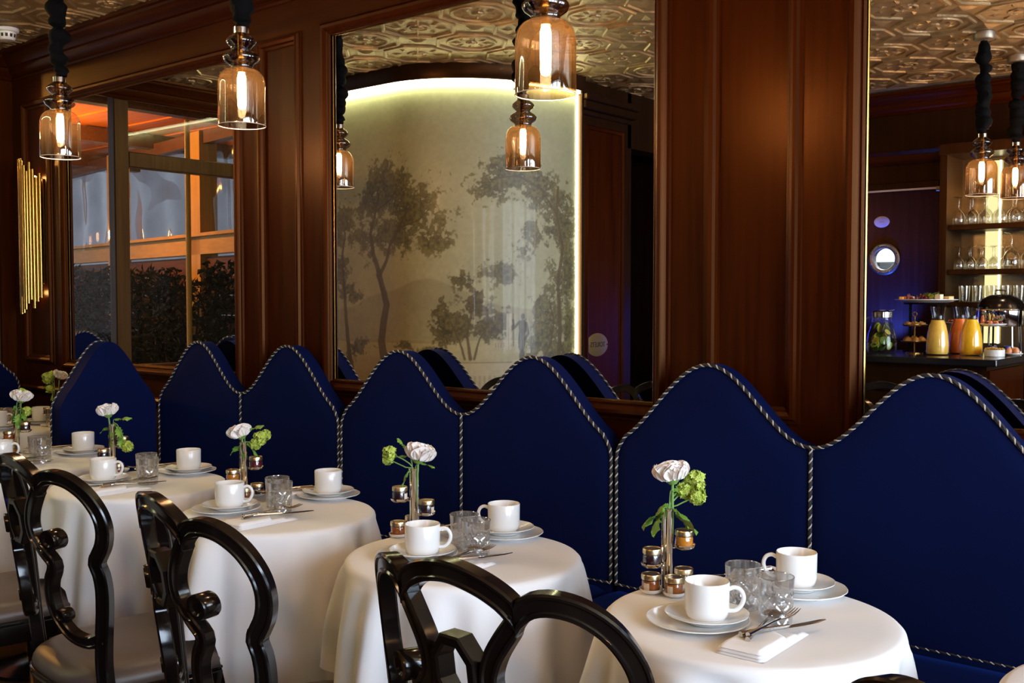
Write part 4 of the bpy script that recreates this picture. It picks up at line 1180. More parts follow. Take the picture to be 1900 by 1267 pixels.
def proto_stand():
    """flower tube with two raised jar dishes and three on the table"""
    t = thing('jar_stand', '', 'jar stand')
    MB().lathe([(0, .004), (.0085, .004), (.0095, .006), (.0095, .163), (.0125, .170), (.0118, .1705), (.0086, .164), (.0086, .008), (0, .007)], 20).build('flower_tube', M['chrome'], t, 50)
    MB().tube([(-.0115, 0, .002), (-.0115, 0, .168)], .0026, 8).build('rod', M['chrome'], t)
    MB().lathe([(0, 0), (.016, 0), (.016, .003), (.011, .0045), (0, .0045)], 20).build('foot', M['chrome'], t)
    for (x, y, z) in DISH:
        d = MB().lathe([(0, 0), (.018, 0), (.0225, .004), (.0238, .009), (.0228, .009), (.0210, .0045), (.017, .0022), (0, .002)], 28, (x, y, z)).build('jar_dish', M['porcelain'] if z < .01 else M['chrome'], t, 50)
        l = math.hypot(x, y)
        MB().tube([(x * .22 / 1, y * .22, z + .002), (x * (1 - .019 / l), y * (1 - .019 / l), z + .002)], .0018, 6).build('arm', M['chrome'], d)
    return t
DISH = [(.0335, .004, .086), (-.0335, -.004, .050), (-.038, -.020, .0015), (.006, -.043, .0015), (.036, .024, .0015)]
PRO = {'cup': proto_cup(), 'saucer': proto_saucer(), 'plate': proto_plate(), 'tumbler': proto_tumbler(), 'napkin': proto_napkin(), 'fork': proto_fork(), 'knife': proto_knife(), 'spoon': proto_spoon(), 'stand': proto_stand()}
for k in JAM: PRO['jar_' + k] = proto_jar(k)
USED = set()
GR = {'cup': 'white cups', 'saucer': 'white saucers', 'plate': 'white side plates', 'tumbler': 'cut crystal tumblers', 'napkin': 'folded napkins', 'fork': 'forks', 'knife': 'knives', 'spoon': 'spoons', 'stand': 'jar stands'}
def put(kind, x, y, z, rz, label):
    p = PRO[kind]
    o = p if kind not in USED else dup(p)
    USED.add(kind)
    o.location = (x, y, z); o.rotation_euler = (0, 0, rz)
    tag(o, label, group=GR.get(kind, 'small jam jars') + ' on the tables')
    return o
T0Z = TZ + .0023
def setting(k, x, y, rcup, who, px=0.0, py=0.0):
    put('plate', x + px, y + py, T0Z, .3 * k, 'white side plate under the saucer at the %s of the %s' % (who, TN[k]))
    put('saucer', x, y, T0Z + .0062, .1 * k, 'white saucer under the cup at the %s of the %s' % (who, TN[k]))
    put('cup', x, y, T0Z + .0062 + .0058, rcup, 'white coffee cup at the %s of the %s' % (who, TN[k]))
def cutlery(k, x, y, rz, who):
    c, s = math.cos(rz), math.sin(rz)
    put('napkin', x, y, T0Z, rz, 'folded white napkin at the %s of the %s' % (who, TN[k]))
    for nm, ox, oy, dz, a in (('spoon', -.020, .050, .0195, .16), ('fork', -.002, .060, .0250, -.05), ('knife', .020, .055, .0195, -.42)):
        put(nm, x + c * ox - s * oy, y + s * ox + c * oy, T0Z + dz - .003, rz + a, 'steel %s tucked in the napkin at the %s of the %s' % ({'knife': 'table knife'}.get(nm, nm), who, TN[k]))
def jars(k, x, y, rz, kinds):
    put('stand', x, y, T0Z, rz, 'glass flower tube with jam jar dishes on the %s' % TN[k])
    c, s = math.cos(rz), math.sin(rz)
    where = ['upper raised dish', 'lower raised dish', 'outer bottom dish', 'middle bottom dish', 'inner bottom dish']
    nm = {'honey': 'amber honey', 'berry': 'dark berry jam', 'peach': 'orange jam', 'red': 'dark red jam', 'pear': 'pale green jam'}
    for i, kd in enumerate(kinds):
        if kd is None: continue
        dx, dy, dz = DISH[i]
        put('jar_' + kd, x + c * dx - s * dy, y + s * dx + c * dy, T0Z + dz + .0024, rz + (2.6 if i < 2 else -2.2), 'small jar of %s on the %s of the %s' % (nm[kd], where[i], TN[k]))
A0 = math.radians(39.7)
FRONT, BACK = 'aisle side', 'banquette side'
setting(1, -.934, -.913, A0 - .25, FRONT, -.012, -.012); setting(1, -.901, -.601, A0 + PI - .3, BACK, .012, -.012)
setting(2, -1.680, -.900, A0 - .1, FRONT, -.014, -.004); setting(2, -1.690, -.597, A0 + PI - .2, BACK, .015, -.010)
setting(3, -2.480, -.862, A0 - .1, FRONT, .0, -.012); setting(3, -2.430, -.545, A0 + PI / 2 + .2, BACK, .012, -.010)
setting(4, -3.170, -.862, A0 - .1, FRONT, .0, -.010); setting(4, -3.140, -.565, A0 + PI / 2 + .2, BACK, .010, -.010)
setting(5, -3.860, -.880, A0, FRONT, .0, -.010); setting(5, -3.850, -.570, A0 + PI / 2 + .2, BACK, .010, -.012)
setting(6, -4.870, -.440, A0 + .1, FRONT, .005, -.0); setting(6, -4.93, -.210, A0 + .2, BACK, .0, .01)
setting(0, -.180, -.600, A0, BACK)
for k, a, b in ((1, (-.932, -.775), (-.846, -.815)), (2, (-1.668, -.770), (-1.604, -.800)), (3, (-2.430, -.735), (-2.365, -.775)), (4, (-3.140, -.725), (-3.055, -.772)), (5, (-3.850, -.748), (-3.765, -.775)), (6, (-4.97, -.36), (-4.79, -.22))):
    put('tumbler', a[0], a[1], T0Z, .2 * k, 'cut crystal tumbler nearer the banquette on the %s' % TN[k])
    put('tumbler', b[0], b[1], T0Z, .5 * k, 'cut crystal tumbler nearer the aisle on the %s' % TN[k])
for k, x, y, rz in ((1, -.806, -.945, .02), (2, -1.555, -.925, .05), (3, -2.285, -.905, .0), (4, -3.010, -.905, .0), (5, -3.72, -.92, .0)):
    cutlery(k, x, y, rz, FRONT)
for k, x, y, rz in ((1, -1.000, -.600, PI - .35), (2, -1.775, -.610, PI - .35), (3, -2.520, -.590, PI - .3), (4, -3.23, -.590, PI - .2), (5, -3.94, -.600, PI - .2)):
    cutlery(k, x, y, rz, BACK)
STAND = {1: (-1.106, -.765), 2: (-1.868, -.742), 3: (-2.605, -.722), 4: (-3.325, -.740), 5: (-4.035, -.740), 6: (-4.80, -.205)}
jars(1, *STAND[1], A0, ['honey', 'berry', 'peach', 'peach', 'pear'])
jars(2, *STAND[2], A0 + PI, ['berry', 'berry', None, 'honey', 'peach'])
jars(3, *STAND[3], A0 + .2, ['red', 'honey', None, 'peach', 'berry'])
jars(4, *STAND[4], A0 + .6, ['honey', 'berry', None, 'peach', None])
jars(5, *STAND[5], A0 - .2, ['berry', 'peach', None, 'honey', None])
jars(6, *STAND[6], A0, ['peach', 'red', None, 'honey', None])
for k in list(PRO):
    if k not in USED:
        for ch in list(PRO[k].children_recursive) + [PRO[k]]: bpy.data.objects.remove(ch, do_unlink=True)
# ================================================================== flowers
M['petal'] = pbr('blush_white_petal', (.90, .83, .77), .55, 0, 0, sss=.15)
M['leaf'] = pbr('fresh_green_leaf', (.13, .27, .03), .42, var=(40, (.20, .38, .05)), sss=.0)
M['stem'] = pbr('green_stem', (.16, .30, .06), .5)
M['viburnum'] = pbr('lime_floret', (.40, .52, .06), .55, var=(90, (.56, .66, .14)))
def petal_mesh(w, h, cup, seed):
    def fn(u, v):
        a = (u - .5) * 2; ww = w * (math.sin(PI * (.12 + .80 * v)) ** .55)
        x = a * ww; z = h * v - .06 * h * a * a * v
        y = cup * (1 - math.cos(v * 1.5)) * -1 + cup * .9 * (a * a) * (.3 + v) + .0022 * noise.noise((u * 3, v * 3, seed))
        return (x, -y, z)
    return MB().grid(fn, 9, 8).mesh('petal', M['petal'], 0)
PM = [petal_mesh(.016, .026, .012, 1), petal_mesh(.020, .030, .010, 2), petal_mesh(.023, .030, .004, 3)]
for m_ in PM:
    for p in m_.polygons: p.use_smooth = True
def bud(r):
    return MB().ball((0, 0, r * .75), r, 14, 9, (1, 1, .8))
def ranunculus(k, base, top, tilt, tdir, size, label, seed):
    """stem from base to top; bloom at top, tilted by `tilt` towards angle tdir"""
    rn = random.Random(seed)
    t = thing('ranunculus', label, 'flower', base, 0, 'white ranunculus blooms')
    d = Vector(top) - Vector(base)
    MB().tube(spline([(0, 0, 0), d * .45 + Vector((.003, .002, 0)), d], .02), .0028, 8).build('stem', M['stem'], t)
    hd = link('flower_head', None, t); hd.location = d
    hd = None
    from mathutils import Matrix
    R_ = Matrix.Rotation(tilt, 4, Vector((-math.sin(tdir), math.cos(tdir), 0)))
    base_m = Matrix.Translation(d) @ R_ @ Matrix.Scale(size, 4)
    core = bud(.017).build('core', M['petal'], t); core.matrix_local = base_m
    cal = MB().lathe([(0, -.006), (.006, -.006), (.012, .0), (.016, .006), (.010, .004), (0, .002)], 12).build('calyx', M['stem'], t); cal.matrix_local = base_m
    for ring_, (n_, rad, lean, mi) in enumerate(((5, .004, -.10, 0), (7, .008, .12, 0), (8, .011, .18, 1), (9, .013, .32, 2), (7, .013, .62, 2))):
        for i in range(n_):
            a = TAU * (i + .5 * ring_) / n_ + rn.uniform(-.15, .15)
            o = link('petal', PM[mi], t)
            o.matrix_local = base_m @ Matrix.Rotation(a, 4, 'Z') @ Matrix.Translation((0, -rad, .001 * ring_)) @ Matrix.Rotation(lean + rn.uniform(-.10, .10), 4, 'X') @ Matrix.Scale(rn.uniform(.9, 1.08), 4)
    for ch in list(t.children):
        if ch.name.startswith('flower_head'): bpy.data.objects.remove(ch, do_unlink=True)
    return t
def leaf_mesh(seed, L_=.060, W_=.044):
    """three-lobed toothed leaf, drooping, pointing along +x"""
    out = [(0, .02), (.10, .10), (.22, .42), (.30, .30), (.36, .62), (.44, .40), (.52, .72), (.56, .42), (.64, .40), (.72, .52), (.78, .28), (.88, .22), (1.0, .0)]
    V = []; F = []; n = len(out)
    for i, (u, w) in enumerate(out):
        for s in (-1, -.5, 0, .5, 1):
            x = L_ * u; y = W_ * w * s * .75
            z = -.016 * u * u - .006 * abs(s) * w + .004 * math.sin(9 * u + s * 2 + seed)
            V.append((x, y, z))
    for i in range(n - 1):
        for j in range(4): F.append((i * 5 + j, (i + 1) * 5 + j, (i + 1) * 5 + j + 1, i * 5 + j + 1))
    m_ = MB().add(V, F).mesh('leaf', M['leaf'], 60)
    return m_
LM = [leaf_mesh(0), leaf_mesh(2.1), leaf_mesh(4.0)]
def floret_mesh(seed, r):
    rn = random.Random(seed); mb = MB()
    for k in range(130):
        u = rn.uniform(-1, 1); a = rn.uniform(0, TAU); q = math.sqrt(1 - u * u); rr = r * rn.uniform(.74, 1.16)
        c = Vector((q * math.cos(a), q * math.sin(a), u)) * rr; nrm = (c.normalized() + Vector((rn.gauss(0, .45), rn.gauss(0, .45), rn.gauss(0, .45)))).normalized(); t1 = nrm.orthogonal().normalized(); t2 = nrm.cross(t1)
        s = rn.uniform(.0046, .0068); b0 = rn.uniform(0, PI)
        for p in range(5):
            b = b0 + TAU * p / 5; d = t1 * math.cos(b) + t2 * math.sin(b); e = nrm.cross(d)
            mb.add([c, c + d * s * .6 + e * s * .38 + nrm * s * .2, c + d * s * 1.15 + nrm * s * .1, c + d * s * .6 - e * s * .38 + nrm * s * .2], [(0, 1, 2, 3)])
    mb.ball((0, 0, 0), r * .5, 10, 7)
    return mb.mesh('flower_cluster', M['viburnum'], 0)
VM = [floret_mesh(1, .017), floret_mesh(2, .013)]
RX, RY = math.cos(A0), math.sin(A0)
def sprig(k, clusters, leaves, label):
    """clusters: (right, height above table, depth, mesh, scale); leaves: (right, height, depth, yaw, droop, roll, scale)"""
    bx, by = STAND[k]; base = Vector((bx, by, T0Z + .06))
    t = thing('viburnum_sprig', label, 'greenery', base, 0, 'green viburnum sprigs')
    P = lambda r, h, d: Vector((RX * r - RY * d, RY * r + RX * d, h - .06))
    for i, (r, h, d, mi, sc_) in enumerate(clusters):
        e = P(r, h, d)
        st = MB().tube(spline([(0, 0, 0), (0, 0, .10), (e.x * .3, e.y * .3, max(.11, e.z - .02)), e], .01), .0016, 6).build('stem', M['stem'], t)
        o = tag(link('flower_cluster', VM[mi], t), kind='stuff'); o.location = e; o.scale = (sc_,) * 3; o.rotation_euler = (i, 2 * i, 0)
    for i, (r, h, d, yaw, droop, roll, sc_) in enumerate(leaves):
        e = P(r, h, d)
        MB().tube(spline([(0, 0, .085), (e.x * .4, e.y * .4, max(.108, e.z)), e], .01), .0012, 6).build('leaf_stalk', M['stem'], t)
        o = link('leaf', LM[i % 3], t); o.location = e; o.scale = (sc_,) * 3
        o.rotation_euler = (roll, droop, A0 + yaw)
    return t
def bouquet(k, r, h, d, tilt, tdir, size):
    bx, by = STAND[k]; b = Vector((bx, by, T0Z + .02))
    tp = Vector((bx + RX * r - RY * d, by + RY * r + RX * d, T0Z + h))
    ranunculus(k, b, tp, tilt, tdir, size, 'blush white ranunculus flower in the tube vase of the %s' % TN[k], k)
bouquet(1, .008, .226, .0, .18, A0 + 2.6, 1.18)
sprig(1, [(.055, .222, .01, 0, 1.15), (.058, .196, -.004, 1, 1.1), (.036, .205, .012, 1, 1.1)],
      [(-.004, .178, -.006, PI - .2, .55, .2, 1.15), (-.012, .172, -.012, PI + .5, .8, .3, 1.0), (.012, .168, -.008, -.2, .55, -.3, 1.05), (.016, .160, .006, .5, .6, .2, .9), (.008, .205, -.006, .4, -.2, .6, .7), (.02, .198, .01, 1.2, .1, 0, .7)],
      'lime green viburnum with drooping leaves in the tube vase of the nearest full table')
bouquet(2, .012, .190, .0, .25, A0 + .2, 1.30)
sprig(2, [(-.060, .208, .0, 0, .9), (-.066, .192, .01, 1, .9)], [(-.020, .198, .01, PI, -.2, .3, .75), (-.018, .218, 0, PI - .3, -1.1, 0, .6), (-.010, .165, -.01, PI + .2, .9, .2, .7), (.02, .18, .01, .3, .1, 0, .6)],
      'lime green viburnum reaching sideways from the tube vase of the second table')
bouquet(3, -.006, .185, .0, .35, A0 + PI, 1.15)
sprig(3, [(.048, .180, .0, 0, 1.05), (.062, .190, .01, 1, 1.0), (.036, .165, .0, 1, 1.05)], [(.012, .205, 0, .2, -.5, .2, .8), (-.006, .165, -.006, PI - .2, .5, .2, .8), (0, .150, -.004, PI + .6, 1.2, 0, .75), (.010, .165, 0, .2, .7, 0, .8)],
      'lime green viburnum cluster beside the flower of the third table')
bouquet(4, -.014, .200, .0, .2, A0 + 2.8, 1.20)
sprig(4, [(.052, .095, -.01, 1, 1.2)], [(.008, .185, 0, .2, -.3, .2, .9), (-.004, .165, 0, PI - .1, .3, .1, .8), (.012, .165, -.006, .1, .9, .4, 1.1), (-.004, .150, -.006, PI + .9, 1.3, .1, .9), (.026, .130, -.01, -.3, 1.1, .2, .8)],
      'drooping green leaves with a lime floret in the tube vase of the fourth table')
bouquet(5, .018, .205, .0, .15, A0, 1.25)
sprig(5, [(.040, .165, 0, 0, .9), (.012, .235, .02, 1, 1.1)], [(-.006, .185, 0, PI + .5, 1.2, .2, 1.1), (.020, .180, -.006, .2, 1.0, .2, 1.1), (.01, .16, -.01, -.6, 1.3, 0, 1.0)],
      'green leaves below the flower in the tube vase of the fifth table')
bouquet(6, .022, .225, .0, .4, A0, 1.05)
sprig(6, [(-.034, .225, 0, 0, 1.35), (-.018, .175, -.01, 0, 1.0), (-.016, .240, .01, 1, 1.2)], [(-.006, .20, 0, PI, .2, .2, .9), (.004, .17, -.004, PI + .8, .9, .2, .9)],
      'round lime viburnum clusters in the tube vase of the corner booth table')
# ================================================================== black scroll-back chairs
CR = .3965                       # plan radius of the curved back
def cmap(s, v, d):
    ph = s / CR; r = CR + d
    return (r * math.sin(ph), (-.215 + CR) - r * math.cos(ph) - (v - .47) * .142, v)
def sect(w, dp):
    b = .0032
    return [(-w, -dp + b), (-w + b, -dp), (-w + .007, -dp), (-w + .0095, -dp + .003), (w - .0095, -dp + .003), (w - .007, -dp), (w - b, -dp), (w, -dp + b),
            (w, dp - b), (w - b, dp), (w - .007, dp), (w - .0095, dp - .003), (-w + .0095, dp - .003), (-w + .007, dp), (-w + b, dp), (-w, dp - b)]
def make_chair():
    t = thing('scroll_back_chair', '', 'chair')
    bl = M['black_lacquer']
    A_ = sect(.0165, .0155); B_ = sect(.0150, .014)
    arch = spline([(-.127, .912), (-.116, .926), (-.092, .949), (-.052, .968), (0, .977), (.052, .968), (.092, .949), (.116, .926), (.127, .912)], .010)
    MB().ribbon(arch, A_, lambda s, v, d: cmap(max(-.1125, min(.1125, s)), v, d)).build('crest_arch', bl, t, 32)
    for sg in (1, -1):
        f = (lambda P: [(sg * a, b) for a, b in P])
        loop = [(.098, .911), (.108, .926), (.134, .946), (.169, .951), (.208, .941), (.244, .914), (.269, .874), (.277, .834), (.270, .796), (.252, .764)]
        MB().ribbon(spline(f(loop), .010), A_, lambda s, v, d: cmap(sg * max(.1125, sg * s), v, d)).build('side_loop', bl, t, 32)
        stile = [(.252, .766), (.246, .748), (.252, .724), (.253, .685), (.245, .628), (.231, .560), (.221, .500), (.217, .440)]
        MB().ribbon(spline(f(stile), .012), A_, cmap).build('stile', bl, t, 32)
        inner = [(.114, .924), (.090, .893), (.069, .860), (.059, .827), (.067, .796), (.090, .777), (.120, .776)]
        MB().ribbon(spline(f(inner), .009), B_, lambda s, v, d: cmap(sg * min(.1125, sg * s), v, d)).build('inner_branch', bl, t, 32)
        lower = [(.074, .794), (.096, .766), (.121, .742), (.118, .722), (.103, .698), (.094, .662), (.099, .625), (.121, .590), (.152, .564), (.194, .555), (.230, .568)]
        MB().ribbon(spline(f(lower), .009), B_, cmap).build('lower_branch', bl, t, 32)
        for (cs, cv_, rr, dd) in ((.133, .799, .0245, .021), (.126, .614, .017, .017)):
            mb = MB(); n = 22; V = []
            rings = [(.0, -dd + .004), (rr * .45, -dd + .004), (rr * .62, -dd), (rr * .92, -dd), (rr, -dd + .004), (rr, dd - .004), (rr * .92, dd), (rr * .62, dd), (rr * .45, dd - .004), (0, dd - .004)]
            for r_, d_ in rings:
                for i in range(n):
                    a = TAU * i / n; V.append(cmap(sg * cs + r_ * math.cos(a), cv_ + r_ * math.sin(a), d_))
            mb.add(V, [(j * n + i, j * n + (i + 1) % n, (j + 1) * n + (i + 1) % n, (j + 1) * n + i) for j in range(len(rings) - 1) for i in range(n)])
            mb.build('volute', bl, t, 32)
    oc = [(.035 * math.cos(PI / 8 + k * PI / 4) / math.cos(PI / 8), .828 + .047 * math.sin(PI / 8 + k * PI / 4) / math.cos(PI / 8)) for k in range(8)]
    MB().ribbon(oc, [(-.008, -.015), (-.005, -.018), (.005, -.018), (.008, -.015), (.008, .015), (.005, .018), (-.005, .018), (-.008, .015)], cmap, True).build('octagon_link', bl, t, 25)
    # seat
    def outline(k, grow=0.0):
        P = []
        for i in range(48):
            a = TAU * i / 48; c, s = math.cos(a), math.sin(a); e = 3.4
            q = (abs(c) ** e + abs(s) ** e) ** (-1 / e)
            y = .02 + (.235 + grow) * s * q; hw = .205 + grow + .03 * (y + .2) / .45
            P.append((hw * c * q, y))
        return P
    def layers(L_):
        mb = MB(); n = 48; V = []
        for g, z in L_: V += [(x, y, z) for x, y in outline(0, g)]
        F = [(j * n + i, j * n + (i + 1) % n, (j + 1) * n + (i + 1) % n, (j + 1) * n + i) for j in range(len(L_) - 1) for i in range(n)]
        F.append(tuple(range(n))[::-1]); F.append(tuple(range((len(L_) - 1) * n, len(L_) * n)))
        return mb.add(V, F)
    layers([(.004, .365), (.008, .372), (.008, .418), (.002, .424)]).build('seat_frame', bl, t, 32)
    layers([(-.004, .424), (.002, .434), (.002, .450), (-.006, .464), (-.024, .475), (-.06, .483), (-.11, .487), (-.17, .488)]).build('seat', M['seat_leather'], t, 60)
    torus_pts = [(x, y, .428) for x, y in outline(0, .004)]
    MB().tube(torus_pts, .005, 6, False, True).build('seat_piping', bl, t)
    for sx in (-1, 1):
        lp = spline([(sx * .195, .215, .39), (sx * .205, .225, .33), (sx * .190, .205, .18), (sx * .183, .200, .06), (sx * .195, .215, .0)], .03)
        MB().tube(lp, [.0265 - .0105 * math.sin(PI / 2 * min(1, i / len(lp) * 1.15)) + .004 * max(0, i / len(lp) - .8) * 5 for i in range(len(lp))], 10).build('front_leg', bl, t)
        MB().tube(spline([(sx * .185, -.165, .42), (sx * .180, -.185, .25), (sx * .178, -.225, .08), (sx * .180, -.25, 0)], .04), .018, 10).build('rear_leg', bl, t)
    MB().tube([(-.185, .0, .17), (.185, .0, .17)], .010, 8).build('stretcher', bl, t)
    return t
ch0 = make_chair()
CH = [((-.992, -1.246), -.035, 'nearest black scroll-back chair facing the nearest full table'),
      ((-1.716, -1.246), -.219, 'black scroll-back chair with taupe seat facing the second table'),
      ((-2.474, -1.175), -.099, 'black scroll-back chair with taupe seat facing the third table'),
      ((-3.22, -1.20), -.12, 'black scroll-back chair showing only its seat by the fourth table'),
      ((-.200, -1.275), .0, 'black scroll-back chair with only its crest peeking in at the bottom edge'),
      ((-1.85, -2.30), 2.6, 'black scroll-back chair reflected small at the corner of the bar mirror')]
for i, ((x, y), rz, lb) in enumerate(CH):
    o = ch0 if i == 0 else dup(ch0)
    o.location = (x, y, 0); o.rotation_euler = (0, 0, rz)
    tag(o, lb, group='black scroll-back chairs')
# ================================================================== the bar counter and what stands on it
BZ = 1.065
bc = thing('bar_counter', 'black bar counter carrying the breakfast buffet', 'counter', (-2.06, -3.175, 0))
MB().box(-.66, .645, -.375, .375, BZ - .035, BZ, .004).build('worktop', M['black_worktop'], bc, 0)
MB().box(-.60, .585, -.32, .32, .10, BZ - .035).build('body', M['wood_dark'], bc, 0)
for k in range(3): 
    m_ = MB(); frame_sweep(m_, -.55 + k * .385, -.55 + k * .385 + .30, .22, .88, [(0, .321), (.004, .330), (.02, .334), (.026, .321)]); m_.build('front_panel', M['wood_dark'], bc, 30)
MB().box(.585, .60, -.32, .32, .10, BZ - .06).build('end_panel', M['wood_v'], bc, 0)
MB().box(-.58, .57, -.30, .30, 0, .10).build('plinth', M['wood_dark'], bc, 0)
def carafe(x, y, col, label, level, rz=0):
    t = thing('juice_carafe', label, 'carafe', (x, y, BZ), rz, 'juice carafes on the bar')
    prof = [(.044, 0), (.054, .004), (.0575, .02), (.0575, .06), (.053, .11), (.044, .155), (.033, .185), (.030, .20), (.031, .215), (.037, .245), (.0385, .256)]
    MB().lathe([(0, 0)] + prof, 36).build('glass', M['glassy'], t, 60)
    inner = [(r - .002, z) for r, z in prof if z < level]
    r_l = np.interp(level, [p[1] for p in prof], [p[0] for p in prof]) - .002
    MB().lathe([(0, .006)] + [(r, max(z, .006)) for r, z in inner] + [(r_l, level), (0, level)], 36).build('juice', pbr('juice_' + str(len(bpy.data.materials)), col, .25, 0, .3, var=(60, tuple(k * 1.12 for k in col))), t, 60)
    return t
carafe(-1.790, -3.10, (.80, .52, .09), 'glass carafe of pale yellow juice standing apart from the other two', .185)
carafe(-1.742, -3.32, (.72, .17, .025), 'glass carafe of red orange juice behind the yellow ones', .190)
carafe(-1.640, -3.17, (.90, .50, .012), 'glass carafe of bright orange yellow juice', .190)
# water jug with cucumber and lemon slices
t = thing('water_jug', 'glass jug of cucumber water with steel lid', 'jug', (-2.085, -3.09, BZ), 2.2)
jp = [(.062, 0), (.074, .004), (.080, .03), (.080, .06), (.072, .11), (.056, .165), (.050, .19), (.050, .205)]
MB().lathe([(0, 0)] + jp, 36).build('glass', M['glassy'], t, 60)
MB().lathe([(0, .006)] + [(r - .003, max(z, .006)) for r, z in jp if z < .17] + [(.052, .17), (0, .17)], 36).build('water', thin_glass('green_water', (.78, .84, .55), 0, 1, 1.2), t, 60)
MB().tube(spline([(.052, 0, .185), (.085, 0, .195), (.112, 0, .165), (.110, 0, .110), (.076, 0, .055)], .01), .0055, 8).build('handle', M['glassy'], t)
MB().lathe([(.0505, .196), (.053, .198), (.053, .226), (.048, .230), (.020, .236), (0, .238)], 28).build('lid', M['steel'], t)
MB().add([(-.040, -.016, .222), (-.040, .016, .222), (-.080, 0, .240), (-.040, -.012, .232), (-.040, .012, .232)], [(0, 1, 2), (3, 2, 4), (0, 2, 3), (1, 4, 2), (0, 3, 4, 1)]).build('spout', M['steel'], t, 0)
rn = random.Random(8)
ms = [pbr('cucumber_slice', (.42, .52, .16), .35), pbr('lemon_slice', (.70, .62, .16), .35), pbr('mint', (.10, .20, .05), .5)]
from mathutils import Matrix
for k in range(26):
    r = rn.uniform(.018, .024); z = rn.uniform(.03, .150); lim = np.interp(z, [p[1] for p in jp], [p[0] for p in jp]) - .030
    a = rn.uniform(0, TAU); q = lim * math.sqrt(rn.random()) if rn.random() < .4 else lim
    o = MB().lathe([(0, -.0015), (r, -.0015), (r, .0015), (0, .0015)], 18).build('fruit_slice', ms[k % 3 if k % 4 else 2], t, 30)
    o.matrix_local = Matrix.Translation((q * math.cos(a), q * math.sin(a), z)) @ Matrix.Rotation(a, 4, 'Z') @ Matrix.Rotation(rn.uniform(.8, 1.9), 4, 'Y')
# raised fruit and cheese platter
def wire_legs(t, r, h, n=3, mat=None):
    for k in range(n):
        a = TAU * k / n + .5
        MB().tube([(r * math.cos(a), r * math.sin(a), h), (r * 1.02 * math.cos(a), r * 1.02 * math.sin(a), .004)], .004, 6).build('leg', mat or M['sleeve'], t)
fs = thing('platter_stand', 'tall black wire stand carrying the fruit and cheese platter', 'stand', (-1.940, -3.37, BZ), 0)
wire_legs(fs, .115, .272, 4)
torus(MB(), (0, 0, .272), .115, .004, 'z', 36, 6).build('ring', M['sleeve'], fs); torus(MB(), (0, 0, .006), .117, .004, 'z', 36, 6).build('foot_ring', M['sleeve'], fs)
pt = thing('fruit_platter', 'white platter raised over the bar with fruit and cheese', 'platter', (-1.940, -3.37, BZ + .277), 0)
MB().lathe([(0, 0), (.12, 0), (.168, .016), (.168, .019), (.12, .004), (0, .004)], 44).build('dish', M['porcelain'], pt, 40)
def ballthing(name, label, cat, loc, r, mat, group, sc=(1, 1, 1), stem=True):
    o = thing(name, label, cat, loc, 0, group)
    MB().ball((0, 0, r * sc[2]), r, 12, 8, sc).build('flesh', mat, o)
    if stem: MB().tube([(0, 0, 2 * r * sc[2] - .001), (.001, 0, 2 * r * sc[2] + .005)], .001, 5).build('stalk', M['stem'], o)
    return o
mg = [pbr('red_grape', (.16, .02, .03), .25, 0, .3), pbr('green_grape', (.30, .36, .08), .25, 0, .3)]
PT = (-1.940, -3.37, BZ + .281)
for k in range(26):
    a = rn.uniform(0, TAU); q = .05 * math.sqrt(rn.random()); lay = k % 3
    ballthing('grape', 'red grape heaped on the raised fruit platter', 'grape', (PT[0] - .045 + q * math.cos(a) * 1.3, PT[1] + q * math.sin(a), PT[2] + lay * .011), .0095, mg[0], 'red grapes on the platter')
for k in range(14):
    a = rn.uniform(0, TAU); q = .032 * math.sqrt(rn.random())
    ballthing('grape', 'green grape heaped beside the cheese on the raised platter', 'grape', (PT[0] + .042 + q * math.cos(a), PT[1] + q * math.sin(a), PT[2] + (k % 3) * .012), .010, mg[1], 'green grapes on the platter')
def chunk(name, label, cat, x, y, z, sx, sy, sz, mat, rz, group):
    o = thing(name, label, cat, (x, y, z), rz, group)
    MB().box(-sx / 2, sx / 2, -sy / 2, sy / 2, 0, sz, .003).build('flesh', mat, o, 30)
    MB().box(-sx / 2 - .0006, sx / 2 + .0006, -sy / 2 - .0006, -sy / 2 + .004, 0.0005, sz + .0004, .001).build('rind', M['paper'], o, 30)
    return o
mch = pbr('white_cheese', (.78, .74, .62), .5); mmg = pbr('mango', (.80, .40, .05), .35); mbr = pbr('pale_cheese', (.72, .58, .30), .5)
for i, (x, rz) in enumerate(((.085, .2), (.098, .9))): chunk('cheese_cube', 'white cheese cube %s on the raised platter' % ('standing tall' if i == 0 else 'lying behind the tall one'), 'cheese', PT[0] + x, PT[1] + .05 - i * .07, PT[2], .034, .030, .042 - .012 * i, mch, rz, 'cheese on the platter')
chunk('cheese_wedge', 'pale yellow cheese wedge at the rim of the raised platter', 'cheese', PT[0] + .126, PT[1] + .02, PT[2] + .003, .040, .036, .028, mbr, .4, 'cheese on the platter')
for i in range(3): chunk('mango_piece', '%s orange mango piece on the raised fruit platter' % ('outermost', 'middle', 'innermost, grape-side')[i], 'fruit', PT[0] - .125 + i * .022, PT[1] + .03 - i * .012, PT[2] + .002, .026, .024, .028, mmg, i, 'mango on the platter')
mk = MB()
for k in range(40):
    a = rn.uniform(0, TAU); L_ = rn.uniform(.015, .034); c = Vector((PT[0] + .030 + .02 * math.cos(a), PT[1] + .02 * math.sin(a), PT[2] + .034)); d = Vector((math.cos(a), math.sin(a), rn.uniform(.2, 1.6))).normalized(); e = d.orthogonal().normalized()
    mk.add([c, c + d * L_ * .5 + e * .005, c + d * L_, c + d * L_ * .5 - e * .005], [(0, 1, 2, 3)])
hs = thing('herb_sprig', 'green herb sprig on top of the raised platter', 'herb', (0, 0, 0)); tag(mk.build('foliage', M['leaf'], hs, 0), kind='stuff')
